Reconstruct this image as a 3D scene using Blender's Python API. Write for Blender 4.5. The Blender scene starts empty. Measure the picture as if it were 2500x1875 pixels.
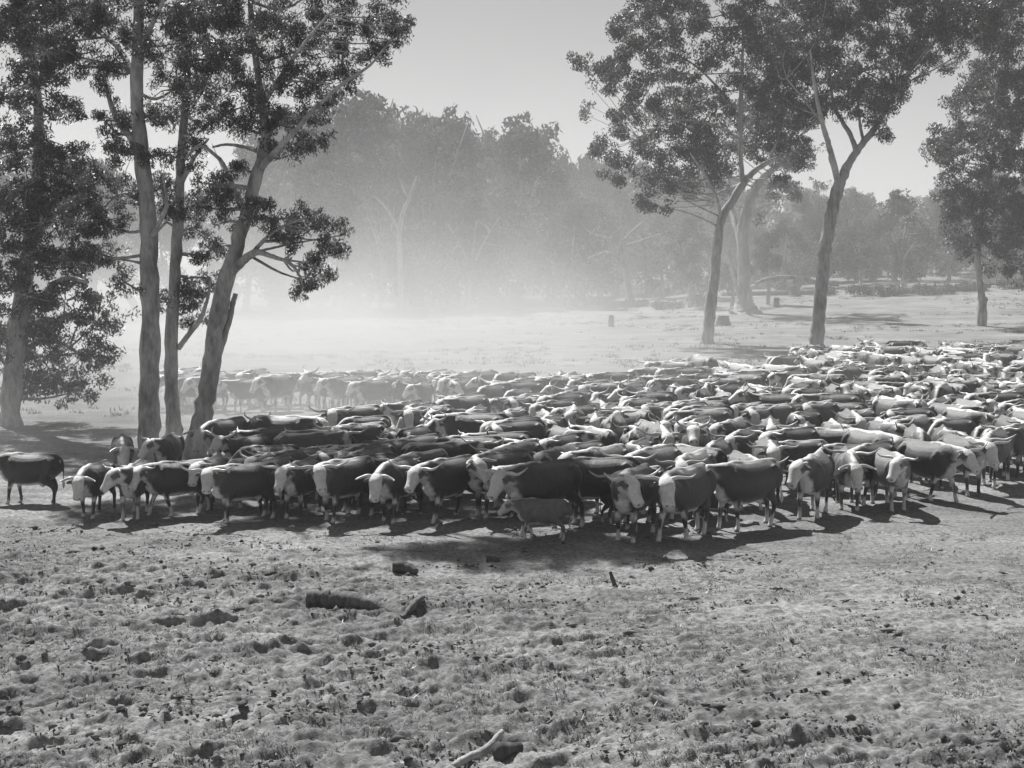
import bpy, math, random
import numpy as np
from mathutils import Vector, Matrix, Euler

R = math.radians
scene = bpy.context.scene
col = scene.collection

# ------------------------------------------------------------------ camera
F = 3436.0                      # focal length in pixels of the 2500 x 1875 photograph
CAM_Z = 5.2
PITCH = math.atan(275.5 / F)
cd = bpy.data.cameras.new('camera')
cam = bpy.data.objects.new('camera', cd)
col.objects.link(cam)
cd.sensor_width = 36.0
cd.lens = 36.0 * F / 2500.0
cd.clip_start = 0.1
cd.clip_end = 6000
cam.location = (0, 0, CAM_Z)
cam.rotation_euler = (math.pi / 2 - PITCH, 0, 0)
scene.camera = cam

# ------------------------------------------------------------------ sky, sun, exposure
SUN_EL = R(49)
SUN_AZ = R(-27)                 # measured from +Y towards +X: behind the herd, a little to the left
SUNV = Vector((math.sin(SUN_AZ) * math.cos(SUN_EL), math.cos(SUN_AZ) * math.cos(SUN_EL), math.sin(SUN_EL)))
w = bpy.data.worlds.new('World')
scene.world = w
w.use_nodes = True
nt = w.node_tree
nt.nodes.clear()
sky = nt.nodes.new('ShaderNodeTexSky')
sky.sky_type = 'NISHITA'
sky.sun_disc = False
sky.sun_elevation = SUN_EL
sky.sun_rotation = SUN_AZ
sky.air_density = 1.0
sky.dust_density = 0.4
sky.ozone_density = 1.0
bw = nt.nodes.new('ShaderNodeRGBToBW')          # black-and-white film
bg = nt.nodes.new('ShaderNodeBackground')
wo = nt.nodes.new('ShaderNodeOutputWorld')
nt.links.new(sky.outputs[0], bw.inputs[0])
nt.links.new(bw.outputs[0], bg.inputs['Color'])
nt.links.new(bg.outputs[0], wo.inputs['Surface'])
bg.inputs['Strength'].default_value = 0.05
sl = bpy.data.lights.new('sun', 'SUN')
sl.energy = 5.0
sl.angle = R(0.6)
sl.color = (1.0, 1.0, 0.99)
so = bpy.data.objects.new('sun', sl)
col.objects.link(so)
so.rotation_euler = SUNV.to_track_quat('Z', 'Y').to_euler()
vs = scene.view_settings
vs.view_transform = 'Standard'
vs.look = 'None'
vs.exposure = 0.68
vs.gamma = 1.0
vs.use_curve_mapping = False
cy = scene.cycles
cy.max_bounces = 6
cy.diffuse_bounces = 2
cy.glossy_bounces = 2
cy.transmission_bounces = 3
cy.volume_bounces = 1
cy.transparent_max_bounces = 8
cy.use_denoising = True
cy.volume_max_steps = 256

# ------------------------------------------------------------------ numeric helpers
rs = np.random.RandomState(7)
_LAT = rs.rand(256, 256)


def vnoise(x, y):
    xi = np.floor(x).astype(int); yi = np.floor(y).astype(int)
    fx = x - xi; fy = y - yi
    fx = fx * fx * (3 - 2 * fx); fy = fy * fy * (3 - 2 * fy)
    a = _LAT[xi & 255, yi & 255]; b = _LAT[(xi + 1) & 255, yi & 255]
    c = _LAT[xi & 255, (yi + 1) & 255]; d = _LAT[(xi + 1) & 255, (yi + 1) & 255]
    return (a * (1 - fx) + b * fx) * (1 - fy) + (c * (1 - fx) + d * fx) * fy - 0.5


def sstep(a, b, x):
    t = np.clip((x - a) / (b - a), 0, 1)
    return t * t * (3 - 2 * t)


def macro(x, y):
    """large shape of the paddock: level near the herd, rising beyond it and more so on the right"""
    x = np.asarray(x, float); y = np.asarray(y, float)
    A = np.interp(x, [-60, -20, 5, 13, 23, 45, 65, 110], [0.3, 0.5, 1.2, 1.8, 2.9, 4.3, 5.0, 6.5])
    z = sstep(88, 205, y) * A + np.clip(y - 200, 0, 900) * (0.012 + .02 * sstep(10, 60, x))
    z += 0.25 * vnoise(x / 14 + 3, y / 11 + 9) * sstep(55, 90, y)
    return z


def micro(x, y):
    x = np.asarray(x, float); y = np.asarray(y, float)
    near = 1 - sstep(21.5, 28, y) * 0.72
    far = 1 - sstep(45, 110, y)
    # pugged ground on the left and in front, smooth turf towards the right
    line = (x - 1.0) * 0.35 + (y - 19.0) * 0.30 + 1.6 * vnoise(x / 3.1, y / 2.3)
    rough = 0.17 + 0.83 * (1 - sstep(-0.9, 1.9, line))
    u = x * 0.91 + y * 0.41; v = -x * 0.41 + y * 0.91
    r1 = vnoise(u / 3.4 + 11, v / 0.75 + 5)
    ridges = sstep(.02, .20, r1) * .12 + r1 * .12 + vnoise(u / 1.3 + 1, v / 0.42 + 31) * 0.12
    l1 = vnoise(u / 0.62 + 40, v / 0.32 + 2)
    l2 = vnoise(u / 0.30 + 4, v / 0.17 + 22)
    l3 = vnoise(x / 0.09 + 14, y / 0.09 + 12)
    c1 = vnoise(u / 1.1 + 60, v / 0.36 + 12); c2 = vnoise(u / 0.42 + 70, v / 0.18 + 42); c3 = vnoise(x / 0.16 + 70, y / 0.12 + 42)
    crest = np.maximum(0, 1 - np.abs(c1) / .13) * .085 + np.maximum(0, 1 - np.abs(c2) / .13) * .075 + np.maximum(0, 1 - np.abs(c3) / .2) * .050
    lumps = crest + l1 * .04 + l2 * .06 + sstep(.10, .2, l2) * 0.045 + l3 * .035
    h = (ridges * .62 * (0.45 + 0.55 * rough) + lumps * .62) * rough * near
    h += (sstep(.08, .2, vnoise(x / 0.17, y / 0.15)) * 0.03 + vnoise(x / 0.13, y / 0.13) * 0.022 + vnoise(x / 0.07, y / 0.07) * 0.020) * near
    h += 0.10 * vnoise(x / 4.0 + 7, y / 3.0 + 1) * near
    return h * far + (0.07 * vnoise(x / 1.3, y / 1.3) + 0.10 * vnoise(x / 2.6, y / 2.2)) * sstep(28, 45, y) * (1 - .5 * sstep(60, 120, y))


def H(x, y):
    return macro(x, y) + micro(x, y)


def ray(sx, sy):
    cx = (sx - 1250) / F; cyy = (937.5 - sy) / F
    f = np.array([0, math.cos(PITCH), -math.sin(PITCH)]); u = np.array([0, math.sin(PITCH), math.cos(PITCH)])
    return f + np.array([cx, 0, 0]) + u * cyy


def ground(sx, sy):
    """point of the ground under photo pixel (2500-wide coordinates)"""
    d = ray(sx, sy)
    t = 10.0
    while t < 900:
        p = np.array([0, 0, CAM_Z]) + d * t
        if p[2] < float(macro(p[0], p[1])):
            break
        t += 0.1 + t * 0.002
    return Vector((p[0], p[1], float(macro(p[0], p[1]))))


def P(dx, dy, Y):
    """photo position (2212-wide coordinates) at distance Y -> world"""
    d = ray(dx * 1.1302, dy * 1.1302)
    t = Y / d[1]
    return Vector((d[0] * t, Y, CAM_Z + d[2] * t))


def project(p):
    v = np.array([p[0], p[1], p[2] - CAM_Z])
    f = np.array([0, math.cos(PITCH), -math.sin(PITCH)]); u = np.array([0, math.sin(PITCH), math.cos(PITCH)])
    z = v @ f
    return 1250 + F * v[0] / z, 937.5 - F * (v @ u) / z


def mesh_np(name, V, faces, mat=None, smooth=False):
    """V (n,3); faces: int array (m,k) or list of such arrays"""
    me = bpy.data.meshes.new(name)
    V = np.asarray(V, dtype=np.float32)
    if not isinstance(faces, list):
        faces = [faces]
    faces = [np.asarray(f, dtype=np.int32) for f in faces if len(f)]
    me.vertices.add(len(V)); me.vertices.foreach_set('co', V.ravel())
    loops = np.concatenate([f.ravel() for f in faces])
    sizes = np.concatenate([np.full(len(f), f.shape[1], np.int32) for f in faces])
    starts = np.concatenate([[0], np.cumsum(sizes)[:-1]]).astype(np.int32)
    me.loops.add(len(loops)); me.loops.foreach_set('vertex_index', loops)
    me.polygons.add(len(sizes)); me.polygons.foreach_set('loop_start', starts)
    if smooth:
        me.polygons.foreach_set('use_smooth', np.ones(len(sizes), bool))
    me.update(calc_edges=True)
    me.validate()
    if mat:
        me.materials.append(mat)
    return me


def link(name, me, parent=None, loc=None):
    o = bpy.data.objects.new(name, me)
    col.objects.link(o)
    if parent:
        o.parent = parent
    if loc is not None:
        o.location = loc
    return o


def tag(o, label=None, cat=None, group=None, kind=None):
    if label: o['label'] = label
    if cat: o['category'] = cat
    if group: o['group'] = group
    if kind: o['kind'] = kind
    return o


def tube(pts, radii, n=10, noise=0.0, seed=0, close=True, up=None):
    """closed tapered tube; radii: floats or (side, up) pairs"""
    P_ = [np.array(p, float) for p in pts]
    rng = np.random.RandomState(seed)
    V = []; Fq = []; Ft = []
    prevS = None
    m = len(P_)
    for i, p in enumerate(P_):
        a = P_[max(i - 1, 0)]; b = P_[min(i + 1, m - 1)]
        T = b - a; T /= (np.linalg.norm(T) + 1e-9)
        if prevS is None:
            ref = np.array([0, 0, 1.0]) if up is None else np.array(up, float)
            if abs(T @ ref) > 0.95:
                ref = np.array([1.0, 0, 0])
            S = np.cross(T, ref)
        else:
            S = prevS - T * (prevS @ T)
        S /= np.linalg.norm(S) + 1e-9
        prevS = S
        U = np.cross(S, T)
        r = radii[i]
        ra, rb = (r, r) if not isinstance(r, (tuple, list)) else r
        for k in range(n):
            an = 2 * math.pi * k / n
            q = 1 + (rng.rand() - 0.5) * 2 * noise
            V.append(p + S * (math.cos(an) * ra * q) + U * (math.sin(an) * rb * q))
    for i in range(m - 1):
        for k in range(n):
            k2 = (k + 1) % n
            Fq.append((i * n + k, i * n + k2, (i + 1) * n + k2, (i + 1) * n + k))
    if close:
        c0 = len(V); V.append(P_[0]); V.append(P_[-1])
        for k in range(n):
            k2 = (k + 1) % n
            Ft.append((c0, k2, k)); Ft.append((c0 + 1, (m - 1) * n + k, (m - 1) * n + k2))
    return np.array(V), np.array(Fq), np.array(Ft)


class Acc:
    def __init__(s):
        s.V = []; s.Q = []; s.T = []; s.n = 0

    def add(s, V, Q=None, T=None):
        s.V.append(V)
        if Q is not None and len(Q): s.Q.append(np.asarray(Q) + s.n)
        if T is not None and len(T): s.T.append(np.asarray(T) + s.n)
        s.n += len(V)

    def mesh(s, name, mat, smooth=False):
        f = []
        if s.Q: f.append(np.concatenate(s.Q))
        if s.T: f.append(np.concatenate(s.T))
        return mesh_np(name, np.concatenate(s.V), f, mat, smooth)


def smooth_line(pts, step=None, n=4):
    """Catmull-Rom through points (tuples with any number of values)"""
    A = [np.array(p, float) for p in pts]
    A = [A[0] * 2 - A[1]] + A + [A[-1] * 2 - A[-2]]
    out = []
    for i in range(1, len(A) - 2):
        for k in range(n):
            t = k / n
            out.append(0.5 * ((2 * A[i]) + (-A[i - 1] + A[i + 1]) * t + (2 * A[i - 1] - 5 * A[i] + 4 * A[i + 1] - A[i + 2]) * t * t
                              + (-A[i - 1] + 3 * A[i] - 3 * A[i + 1] + A[i + 2]) * t ** 3))
    out.append(A[-2])
    return out


# ------------------------------------------------------------------ materials (grey: black-and-white film)
def new_mat(name):
    m = bpy.data.materials.new(name); m.use_nodes = True
    t = m.node_tree; t.nodes.clear()
    o = t.nodes.new('ShaderNodeOutputMaterial')
    b = t.nodes.new('ShaderNodeBsdfPrincipled')
    t.links.new(b.outputs[0], o.inputs['Surface'])
    return m, t, b, o


def nz(t, scale, detail=4, rough=0.6, coord=None, stretch=None):
    n = t.nodes.new('ShaderNodeTexNoise'); n.inputs['Scale'].default_value = scale
    n.inputs['Detail'].default_value = detail; n.inputs['Roughness'].default_value = rough
    if coord is not None:
        if stretch:
            mp = t.nodes.new('ShaderNodeMapping'); mp.inputs['Scale'].default_value = stretch
            t.links.new(coord, mp.inputs[0]); t.links.new(mp.outputs[0], n.inputs['Vector'])
        else:
            t.links.new(coord, n.inputs['Vector'])
    return n.outputs[0]


def ramp(t, fac, stops):
    r = t.nodes.new('ShaderNodeValToRGB')
    e = r.color_ramp.elements
    while len(e) < len(stops): e.new(0.5)
    for k, (p, v) in enumerate(stops):
        e[k].position = p; e[k].color = (v, v, v, 1)
    t.links.new(fac, r.inputs[0])
    return r.outputs[0]


def mix(t, fac, a, b, mode='MIX'):
    m = t.nodes.new('ShaderNodeMix'); m.data_type = 'RGBA'; m.blend_type = mode
    for k, v in ((0, fac), (6, a), (7, b)):
        if isinstance(v, (int, float)):
            m.inputs[k].default_value = v if k == 0 else (v, v, v, 1)
        else:
            t.links.new(v, m.inputs[k])
    return m.outputs[2]


def bump(t, b, h, strength, dist):
    n = t.nodes.new('ShaderNodeBump'); n.inputs['Strength'].default_value = strength; n.inputs['Distance'].default_value = dist
    t.links.new(h, n.inputs['Height']); t.links.new(n.outputs[0], b.inputs['Normal'])


def coordn(t, kind='Object'):
    return t.nodes.new('ShaderNodeTexCoord').outputs[kind]


def mat_ground():
    m, t, b, o = new_mat('dry_paddock')
    c = coordn(t)
    big = ramp(t, nz(t, 0.16, 3, 0.55, c, (1, 1.6, 1)), [(0.35, 0.0), (0.65, 1.0)])
    mid = nz(t, 1.3, 5, 0.7, c, (0.6, 1.5, 1))
    fine = nz(t, 11, 5, 0.75, c)
    mott = ramp(t, nz(t, .55, 6, 0.75, c, (.5, 1, 1)), [(0.40, .72), (0.58, 1.08)])
    v = t.nodes.new('ShaderNodeTexVoronoi'); v.inputs['Scale'].default_value = 5.5; t.links.new(c, v.inputs['Vector'])
    base = mix(t, big, 0.245, 0.35)
    base = mix(t, ramp(t, mid, [(0.35, 0.0), (0.62, 1.0)]), mix(t, 0.4, base, 0.16), base)
    base = mix(t, 1.0, base, ramp(t, fine, [(0.34, 0.42), (0.66, 1.35)]), 'MULTIPLY')
    base = mix(t, 1.0, base, mott, 'MULTIPLY')
    t.links.new(base, b.inputs['Base Color'])
    b.inputs['Roughness'].default_value = 0.9
    b.inputs['Specular IOR Level'].default_value = 0.15
    bump(t, b, nz(t, 14, 5, 0.85, c), 0.8, 0.045)
    return m


def mat_bark(name, lo, hi, sc=1.0):
    m, t, b, o = new_mat(name)
    c = coordn(t)
    a = nz(t, 1.6 * sc, 5, 0.65, c, (1, 1, 0.35))
    f = nz(t, 9 * sc, 4, 0.7, c, (1, 1, 0.22))
    base = ramp(t, a, [(0.36, lo), (0.60, hi)])
    base = mix(t, 1.0, base, ramp(t, f, [(0.3, 0.7), (0.7, 1.15)]), 'MULTIPLY')
    t.links.new(base, b.inputs['Base Color'])
    b.inputs['Roughness'].default_value = 0.75
    b.inputs['Specular IOR Level'].default_value = 0.3
    bump(t, b, f, 0.6, 0.04)
    return m


def mat_leaf(name, lo, hi, trans=0.35, rough=.45, spec=.5):
    m, t, b, o = new_mat(name)
    g = t.nodes.new('ShaderNodeNewGeometry')
    c = ramp(t, g.outputs['Random Per Island'], [(0.0, lo), (1.0, hi)])
    t.links.new(c, b.inputs['Base Color'])
    b.inputs['Roughness'].default_value = rough
    b.inputs['Specular IOR Level'].default_value = spec
    tr = t.nodes.new('ShaderNodeBsdfTranslucent'); t.links.new(c, tr.inputs[0])
    mx = t.nodes.new('ShaderNodeMixShader'); mx.inputs[0].default_value = trans
    t.links.new(b.outputs[0], mx.inputs[1]); t.links.new(tr.outputs[0], mx.inputs[2]); t.links.new(mx.outputs[0], o.inputs['Surface'])
    return m


def mat_hide():
    m, t, b, o = new_mat('cattle_hide')
    at = t.nodes.new('ShaderNodeAttribute'); at.attribute_name = 'coat'
    dk = t.nodes.new('ShaderNodeAttribute'); dk.attribute_name = 'skin'
    oi = t.nodes.new('ShaderNodeObjectInfo')
    c = coordn(t)
    n1 = nz(t, 7, 4, 0.6, c)
    ta = t.nodes.new('ShaderNodeAttribute'); ta.attribute_name = 'tone'
    body = mix(t, 1.0, oi.outputs['Color'], ta.outputs['Fac'], 'ADD')
    body = mix(t, 1.0, body, ramp(t, n1, [(0.3, 0.42), (0.7, .80)]), 'MULTIPLY')
    pale = mix(t, 1.0, 0.64, ramp(t, nz(t, 12, 4, 0.6, c), [(0.25, 0.75), (0.7, 1.05)]), 'MULTIPLY')
    base = mix(t, at.outputs['Fac'], body, pale)
    base = mix(t, dk.outputs['Fac'], base, 0.05)
    t.links.new(base, b.inputs['Base Color'])
    b.inputs['Roughness'].default_value = 0.50
    b.inputs['Specular IOR Level'].default_value = 0.75
    b.inputs['Sheen Weight'].default_value = 0.12
    b.inputs['Sheen Roughness'].default_value = 0.55
    bump(t, b, mix(t, .5, nz(t, 60, 3, 0.7, c, (1, 1, 0.5)), nz(t, 9, 3, 0.6, c, (1.4, 1, .6))), 0.9, 0.03)
    return m


def mat_plain(name, v, rough=0.5, spec=0.4, var=0.2, scale=8):
    m, t, b, o = new_mat(name)
    c = coordn(t)
    t.links.new(ramp(t, nz(t, scale, 4, 0.6, c), [(0.3, v * (1 - var)), (0.7, v * (1 + var))]), b.inputs['Base Color'])
    b.inputs['Roughness'].default_value = rough
    b.inputs['Specular IOR Level'].default_value = spec
    return m


M_ground = mat_ground()
M_hide = mat_hide()
M_horn = mat_plain('horn', 0.50, 0.35, 0.5)
M_eye = mat_plain('eye', 0.012, 0.15, 0.6)
M_bark = mat_bark('smooth_gum_bark', 0.17, 0.46, 1.4)
M_bark_pale = mat_bark('pale_gum_bark', 0.20, 0.46, 0.8)
M_bark_far = mat_bark('far_gum_bark', 0.22, 0.45, 0.5)
M_dead = mat_bark('weathered_dead_wood', 0.22, 0.42, 1.6)
M_stump = mat_bark('charred_stump_wood', 0.04, 0.10, 2)
M_leaf = mat_leaf('gum_leaves', 0.040, 0.13, 0.38)
M_leaf_far = mat_leaf('far_gum_leaves', 0.05, 0.12, 0.30, .75, .15)
M_grass = mat_leaf('dry_grass', 0.14, 0.34, 0.30)

# ------------------------------------------------------------------ ground: one sheet to the horizon
def axis(segs):
    out = [segs[0][0]]
    for a, b, s0, s1 in segs:
        x = a; s = s0
        while x < b - 1e-6:
            f = (x - a) / (b - a)
            s = s0 * (s1 / s0) ** f
            x += s; out.append(min(x, b))
        out[-1] = b
    return np.array(out)


xp = axis([(0, 10.5, 0.034, 0.034), (10.5, 40, 0.05, 1.4), (40, 900, 1.5, 60)])
xs = np.concatenate([-xp[::-1][:-1], xp])
ys = axis([(-120, 10, 12, 0.5), (10, 13, 0.3, 0.05), (13, 24, 0.036, 0.04), (24, 32, 0.04, 0.10), (32, 110, 0.10, 0.9), (110, 260, 1.0, 3), (260, 2500, 4, 120)])
XX, YY = np.meshgrid(xs, ys)
ZZ = H(XX, YY)
V = np.stack([XX.ravel(), YY.ravel(), ZZ.ravel()], 1)
nx, ny = len(xs), len(ys)
idx = np.arange(nx * ny).reshape(ny, nx)
Fq = np.stack([idx[:-1, :-1].ravel(), idx[:-1, 1:].ravel(), idx[1:, 1:].ravel(), idx[1:, :-1].ravel()], 1)
print('ground verts', len(V))
tag(link('ground', mesh_np('ground', V, Fq, M_ground, True)), 'dry trampled paddock ground, rough and pugged in front', None, None, 'structure')

# ------------------------------------------------------------------ cattle
def cow_parts(neck_el=8, neck_yaw=0, head_pitch=-48, head_yaw=0, legs=(0, 0, 0, 0), horn='wide', pitch_up=0, fat=1.0, tail=0.0, seed=0):
    """returns body mesh (faces +X, standing on z=0), horn meshes, eye meshes.
    legs: swing in metres of front-left, front-right, hind-left, hind-right hooves"""
    A = Acc()

    def T(pts, rad, n=14, k=1.0):
        L = smooth_line([tuple(p) + ((r[0] * k, r[1] * k) if isinstance(r, tuple) else (r * k, r * k)) for p, r in zip(pts, rad)], n=4)
        A.add(*tube([q[:3] for q in L], [(max(q[3], .004), max(q[4], .004)) for q in L], n))

    # torso: stations x, z-centre, half-width, half-height
    st = [(-0.88, 1.13, .08, .10), (-0.84, 1.10, .17, .20), (-0.70, 1.05, .235, .28), (-0.48, .99, .285 * fat, .345), (-0.20, .935, .33 * fat, .395),
          (0.06, .915, .345 * fat, .41), (0.30, .92, .32 * fat, .41), (0.48, .955, .28, .395), (0.62, .99, .24, .35), (0.76, 1.03, .17, .25), (0.84, 1.04, .10, .16)]
    T([(s[0], 0, s[1]) for s in st], [(s[2], s[3]) for s in st], 20)
    # shoulders and haunches give the flanks their planes
    for sy in (1, -1):
        T([(.56, sy * .13, 1.18), (.50, sy * .19, 1.0), (.44, sy * .185, .80)], [(.06, .10), (.065, .15), (.06, .11)], 10)
        T([(-.50, sy * .17, 1.24), (-.58, sy * .20, 1.05), (-.56, sy * .19, .82)], [(.07, .10), (.10, .19), (.09, .15)], 10)
    # topline: withers and hooks
    T([(.62, 0, 1.28), (.40, 0, 1.335), (0, 0, 1.315), (-.45, 0, 1.325), (-.74, 0, 1.31), (-.86, 0, 1.24)], [.05, .06, .045, .05, .055, .035], 8)
    # brisket
    T([(.84, 0, .84), (.72, 0, .70), (.50, 0, .64), (.25, 0, .60)], [(.06, .10), (.09, .10), (.10, .08), (.08, .05)], 10)
    # neck
    el = R(neck_el + (9 if neck_el < 12 and neck_el > -30 else 0)); yw = R(neck_yaw)
    nb = np.array([.62, 0, 1.10])
    nl = .50
    neck_el = neck_el
    nd1 = np.array([math.cos(el * .6) * math.cos(yw * .4), math.cos(el * .6) * math.sin(yw * .4), math.sin(el * .6)])
    nd2 = np.array([math.cos(el) * math.cos(yw), math.cos(el) * math.sin(yw), math.sin(el)])
    n1 = nb + nd1 * nl * .5
    n2 = n1 + nd2 * nl * .5
    T([(.42, 0, 1.08), nb, n1, n2], [(.17, .24), (.18, .27), (.15, .225), (.125, .175)], 14)
    # dewlap
    T([n2 + np.array([-.02, 0, -.13]), n1 + np.array([0, 0, -.20]), (.76, 0, .86), (.80, 0, .76)], [(.04, .06), (.045, .07), (.06, .08), (.05, .06)], 8)
    # head frame
    hp = R(head_pitch); hy = yw + R(head_yaw)
    hx = np.array([math.cos(hp) * math.cos(hy), math.cos(hp) * math.sin(hy), math.sin(hp)])     # poll -> muzzle
    hs = np.array([-math.sin(hy), math.cos(hy), 0.0])                                            # towards the animal's left
    hz = np.cross(hx, hs)                                                                        # out of the forehead
    poll = n2 + nd2 * .05 + np.array([0, 0, .085])

    HS = 1.24

    def hw(a, s, u):
        return poll + (hx * a * .93 + hs * s + hz * u) * HS
    T([hw(-.03, 0, -.07), hw(.03, 0, -.05), hw(.13, 0, -.045), hw(.25, 0, -.055), hw(.37, 0, -.060), hw(.455, 0, -.062), hw(.485, 0, -.062)],
      [(.095, .075), (.132, .10), (.134, .122), (.105, .102), (.090, .082), (.096, .076), (.065, .05)], 14, HS)
    T([hw(.06, 0, -.14), hw(.18, 0, -.155), hw(.33, 0, -.12), hw(.43, 0, -.10)], [(.07, .05), (.06, .05), (.045, .035), (.05, .03)], 10, HS)   # jaw
    for s in (1, -1):
        T([hw(.10, s * .085, .025), hw(.14, s * .10, .015), hw(.18, s * .085, .01)], [.02, .03, .02], 8, HS)       # brow
        T([hw(.035, s * .09, -.065), hw(.050, s * .155, -.075), hw(.070, s * .215, -.085), hw(.08, s * .25, -.09)], [(.022, .022), (.022, .048), (.018, .042), (.010, .014)], 8, HS)   # ear
    # legs
    fl, fr, hl, hr = legs
    for s, sw in ((1, fl), (-1, fr)):
        lift = max(0.0, abs(sw) - .16) * .5 if sw > 0 else 0
        T([(.50, s * .17, .95), (.46 + sw * .1, s * .175, .74), (.50 + sw * .55, s * .165, .44 + lift * .6), (.50 + sw * .85, s * .16, .26 + lift), (.50 + sw, s * .16, .12 + lift), (.54 + sw, s * .16, .03 + lift), (.55 + sw, s * .16, .0 + lift)],
          [(.08, .13), (.08, .11), (.058, .064), (.042, .048), (.047, .052), (.056, .062), (.058, .064)], 10)
    for s, sw in ((1, hl), (-1, hr)):
        T([(-.52, s * .17, .98), (-.46 + sw * .1, s * .185, .74), (-.60 + sw * .35, s * .17, .60), (-.70 + sw * .6, s * .165, .46), (-.68 + sw * .85, s * .16, .27), (-.66 + sw, s * .16, .12), (-.62 + sw, s * .16, .03), (-.61 + sw, s * .16, .0)],
          [(.11, .19), (.10, .16), (.072, .10), (.054, .066), (.042, .050), (.048, .052), (.056, .062), (.058, .064)], 10)
    # tail
    T([(-.84, 0, 1.27), (-.93, tail * .1, 1.18), (-.96, tail * .3, .95), (-.95, tail * .6, .72), (-.95, tail, .55), (-.94, tail * 1.1, .42)], [.04, .034, .026, .022, .045, .015], 8)
    if pitch_up == 0:
        T([(-.30, 0, .62), (-.36, 0, .54), (-.40, 0, .50)], [(.10, .10), (.09, .09), (.05, .04)], 8)       # udder
    me = A.mesh('tmp', None)
    o = bpy.data.objects.new('tmp', me); col.objects.link(o)
    md = o.modifiers.new('r', 'REMESH'); md.mode = 'VOXEL'; md.voxel_size = 0.019; md.use_smooth_shade = True
    ms = o.modifiers.new('s', 'SMOOTH'); ms.factor = 0.7; ms.iterations = 12
    mdc = o.modifiers.new('d', 'DECIMATE'); mdc.ratio = 0.42
    dg = bpy.context.evaluated_depsgraph_get()
    body = bpy.data.meshes.new_from_object(o.evaluated_get(dg))
    bpy.data.objects.remove(o); bpy.data.meshes.remove(me)
    n = len(body.vertices)
    co = np.empty(n * 3, np.float32); body.vertices.foreach_get('co', co); co = co.reshape(-1, 3).astype(float)
    no = np.empty(n * 3, np.float32); body.vertices.foreach_get('normal', no); no = no.reshape(-1, 3)
    x, y, z = co.T
    jit = vnoise(x * 6 + seed * 7.3 + 50, z * 6 + y * 4 + 50) * 0.16 + vnoise(x * 17 + 20, z * 17 + y * 13 + seed) * 0.07
    # local head coordinates
    rel = (co - poll) / HS
    ha = rel @ hx; hb = rel @ hs; hc = rel @ hz
    head = (ha > -.05 + jit * .5) & (np.abs(hb) < .15) & (hc < .16) & (hc > -.26) & (ha < .6) & (np.linalg.norm(rel, axis=1) < .62)
    ear = (np.abs(hb) > .115) & (np.linalg.norm(rel, axis=1) < .42) & (ha > -.08)
    coat = np.zeros(n)
    # neck crest and throat
    axd = []
    for a_, b_ in ((nb, n1), (n1, n2)):
        ab = b_ - a_; t_ = np.clip(((co - a_) @ ab) / (ab @ ab), 0, 1)
        axd.append(co - (a_ + t_[:, None] * ab))
    dd = np.stack([np.linalg.norm(q, axis=1) for q in axd], 1); k = dd.argmin(1)
    q = np.where(k[:, None] == 0, axd[0], axd[1])
    neck = (dd.min(1) < .33) & (x > .50 + jit)
    latm = np.abs(q @ np.array([-math.sin(yw * .7), math.cos(yw * .7), 0]))
    crest = neck & (q[:, 2] > .10) & (latm < .055 + jit * .35)
    throat = neck & (q[:, 2] < -.15 + jit * .4) & (latm < .10)
    coat[crest | throat] = 1
    # withers stripe
    coat[(np.abs(y) < .05 + jit * .3) & (z > 1.28) & (x > .22 + jit * 2) & (x < .72)] = 1
    if seed in (2, 6, 9):  # white back stripe added on some to brighten the sunlit backs
        coat[(np.abs(y) < .07 + jit * .5) & (z > 1.20) & (x < .72)] = 1
    # brisket, belly, socks, switch
    coat[(z < .585 + jit * .5) & (x > -.40) & (x < .75) & (z > .46) & (np.abs(y) < .22)] = 1
    coat[(x > .62 + jit) & (z < .86 + jit * .7) & (np.abs(y) < .13) & (x < .95)] = 1
    coat[(z < (.28, .10, .20)[seed % 3] + jit * 1.3)] = 1
    coat[(x < -.89) & (z < .72)] = 1
    coat[ear] = .1
    coat[head & ~ear] = 1
    coat[ear] = .1
    skin = np.zeros(n)
    skin[(z < .055) & (z > -.1)] = .8                                   # hooves
    for s in (1, -1):
        e = hw(.14, s * .105, .0)
        skin[np.linalg.norm(co - e, axis=1) < .034] = .75
        nn = hw(.47, s * .045, -.03)
        skin[np.linalg.norm(co - nn, axis=1) < .028] = .8
    skin[head & (ha > .455)] = np.maximum(skin[head & (ha > .455)], .45)
    # soften
    ed = np.empty(len(body.edges) * 2, np.int32); body.edges.foreach_get('vertices', ed); ed = ed.reshape(-1, 2)
    for _ in range(1):
        acc = coat.copy(); cnt = np.ones(n)
        np.add.at(acc, ed[:, 0], coat[ed[:, 1]]); np.add.at(acc, ed[:, 1], coat[ed[:, 0]])
        np.add.at(cnt, ed[:, 0], 1); np.add.at(cnt, ed[:, 1], 1)
        coat = acc / cnt
    for nm, arr in (('coat', coat), ('skin', skin)):
        a_ = body.attributes.new(nm, 'FLOAT', 'POINT'); a_.data.foreach_set('value', arr.astype(np.float32))
    body.materials.clear(); body.materials.append(M_hide)
    body.name = 'body'
    body.polygons.foreach_set('use_smooth', np.ones(len(body.polygons), bool))
    horns = []
    prof = {'wide': [(.0, .07, -.03), (-.03, .15, -.01), (-.02, .24, .0), (-.01, .31, .03), (-.04, .36, .07)],
            'down': [(.0, .07, -.03), (.00, .14, .0), (.05, .22, .02), (.10, .27, .05), (.13, .27, .09)],
            'up': [(.0, .07, -.03), (-.04, .15, -.01), (-.09, .22, .01), (-.17, .26, .05), (-.25, .25, .08)],
            'sweep': [(.0, .07, -.03), (.0, .17, .0), (.03, .28, .03), (.00, .38, .09), (-.05, .44, .13)],
            'stub': [(.0, .07, -.03), (-.02, .12, -.01), (-.02, .16, .01)]}[horn]
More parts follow.
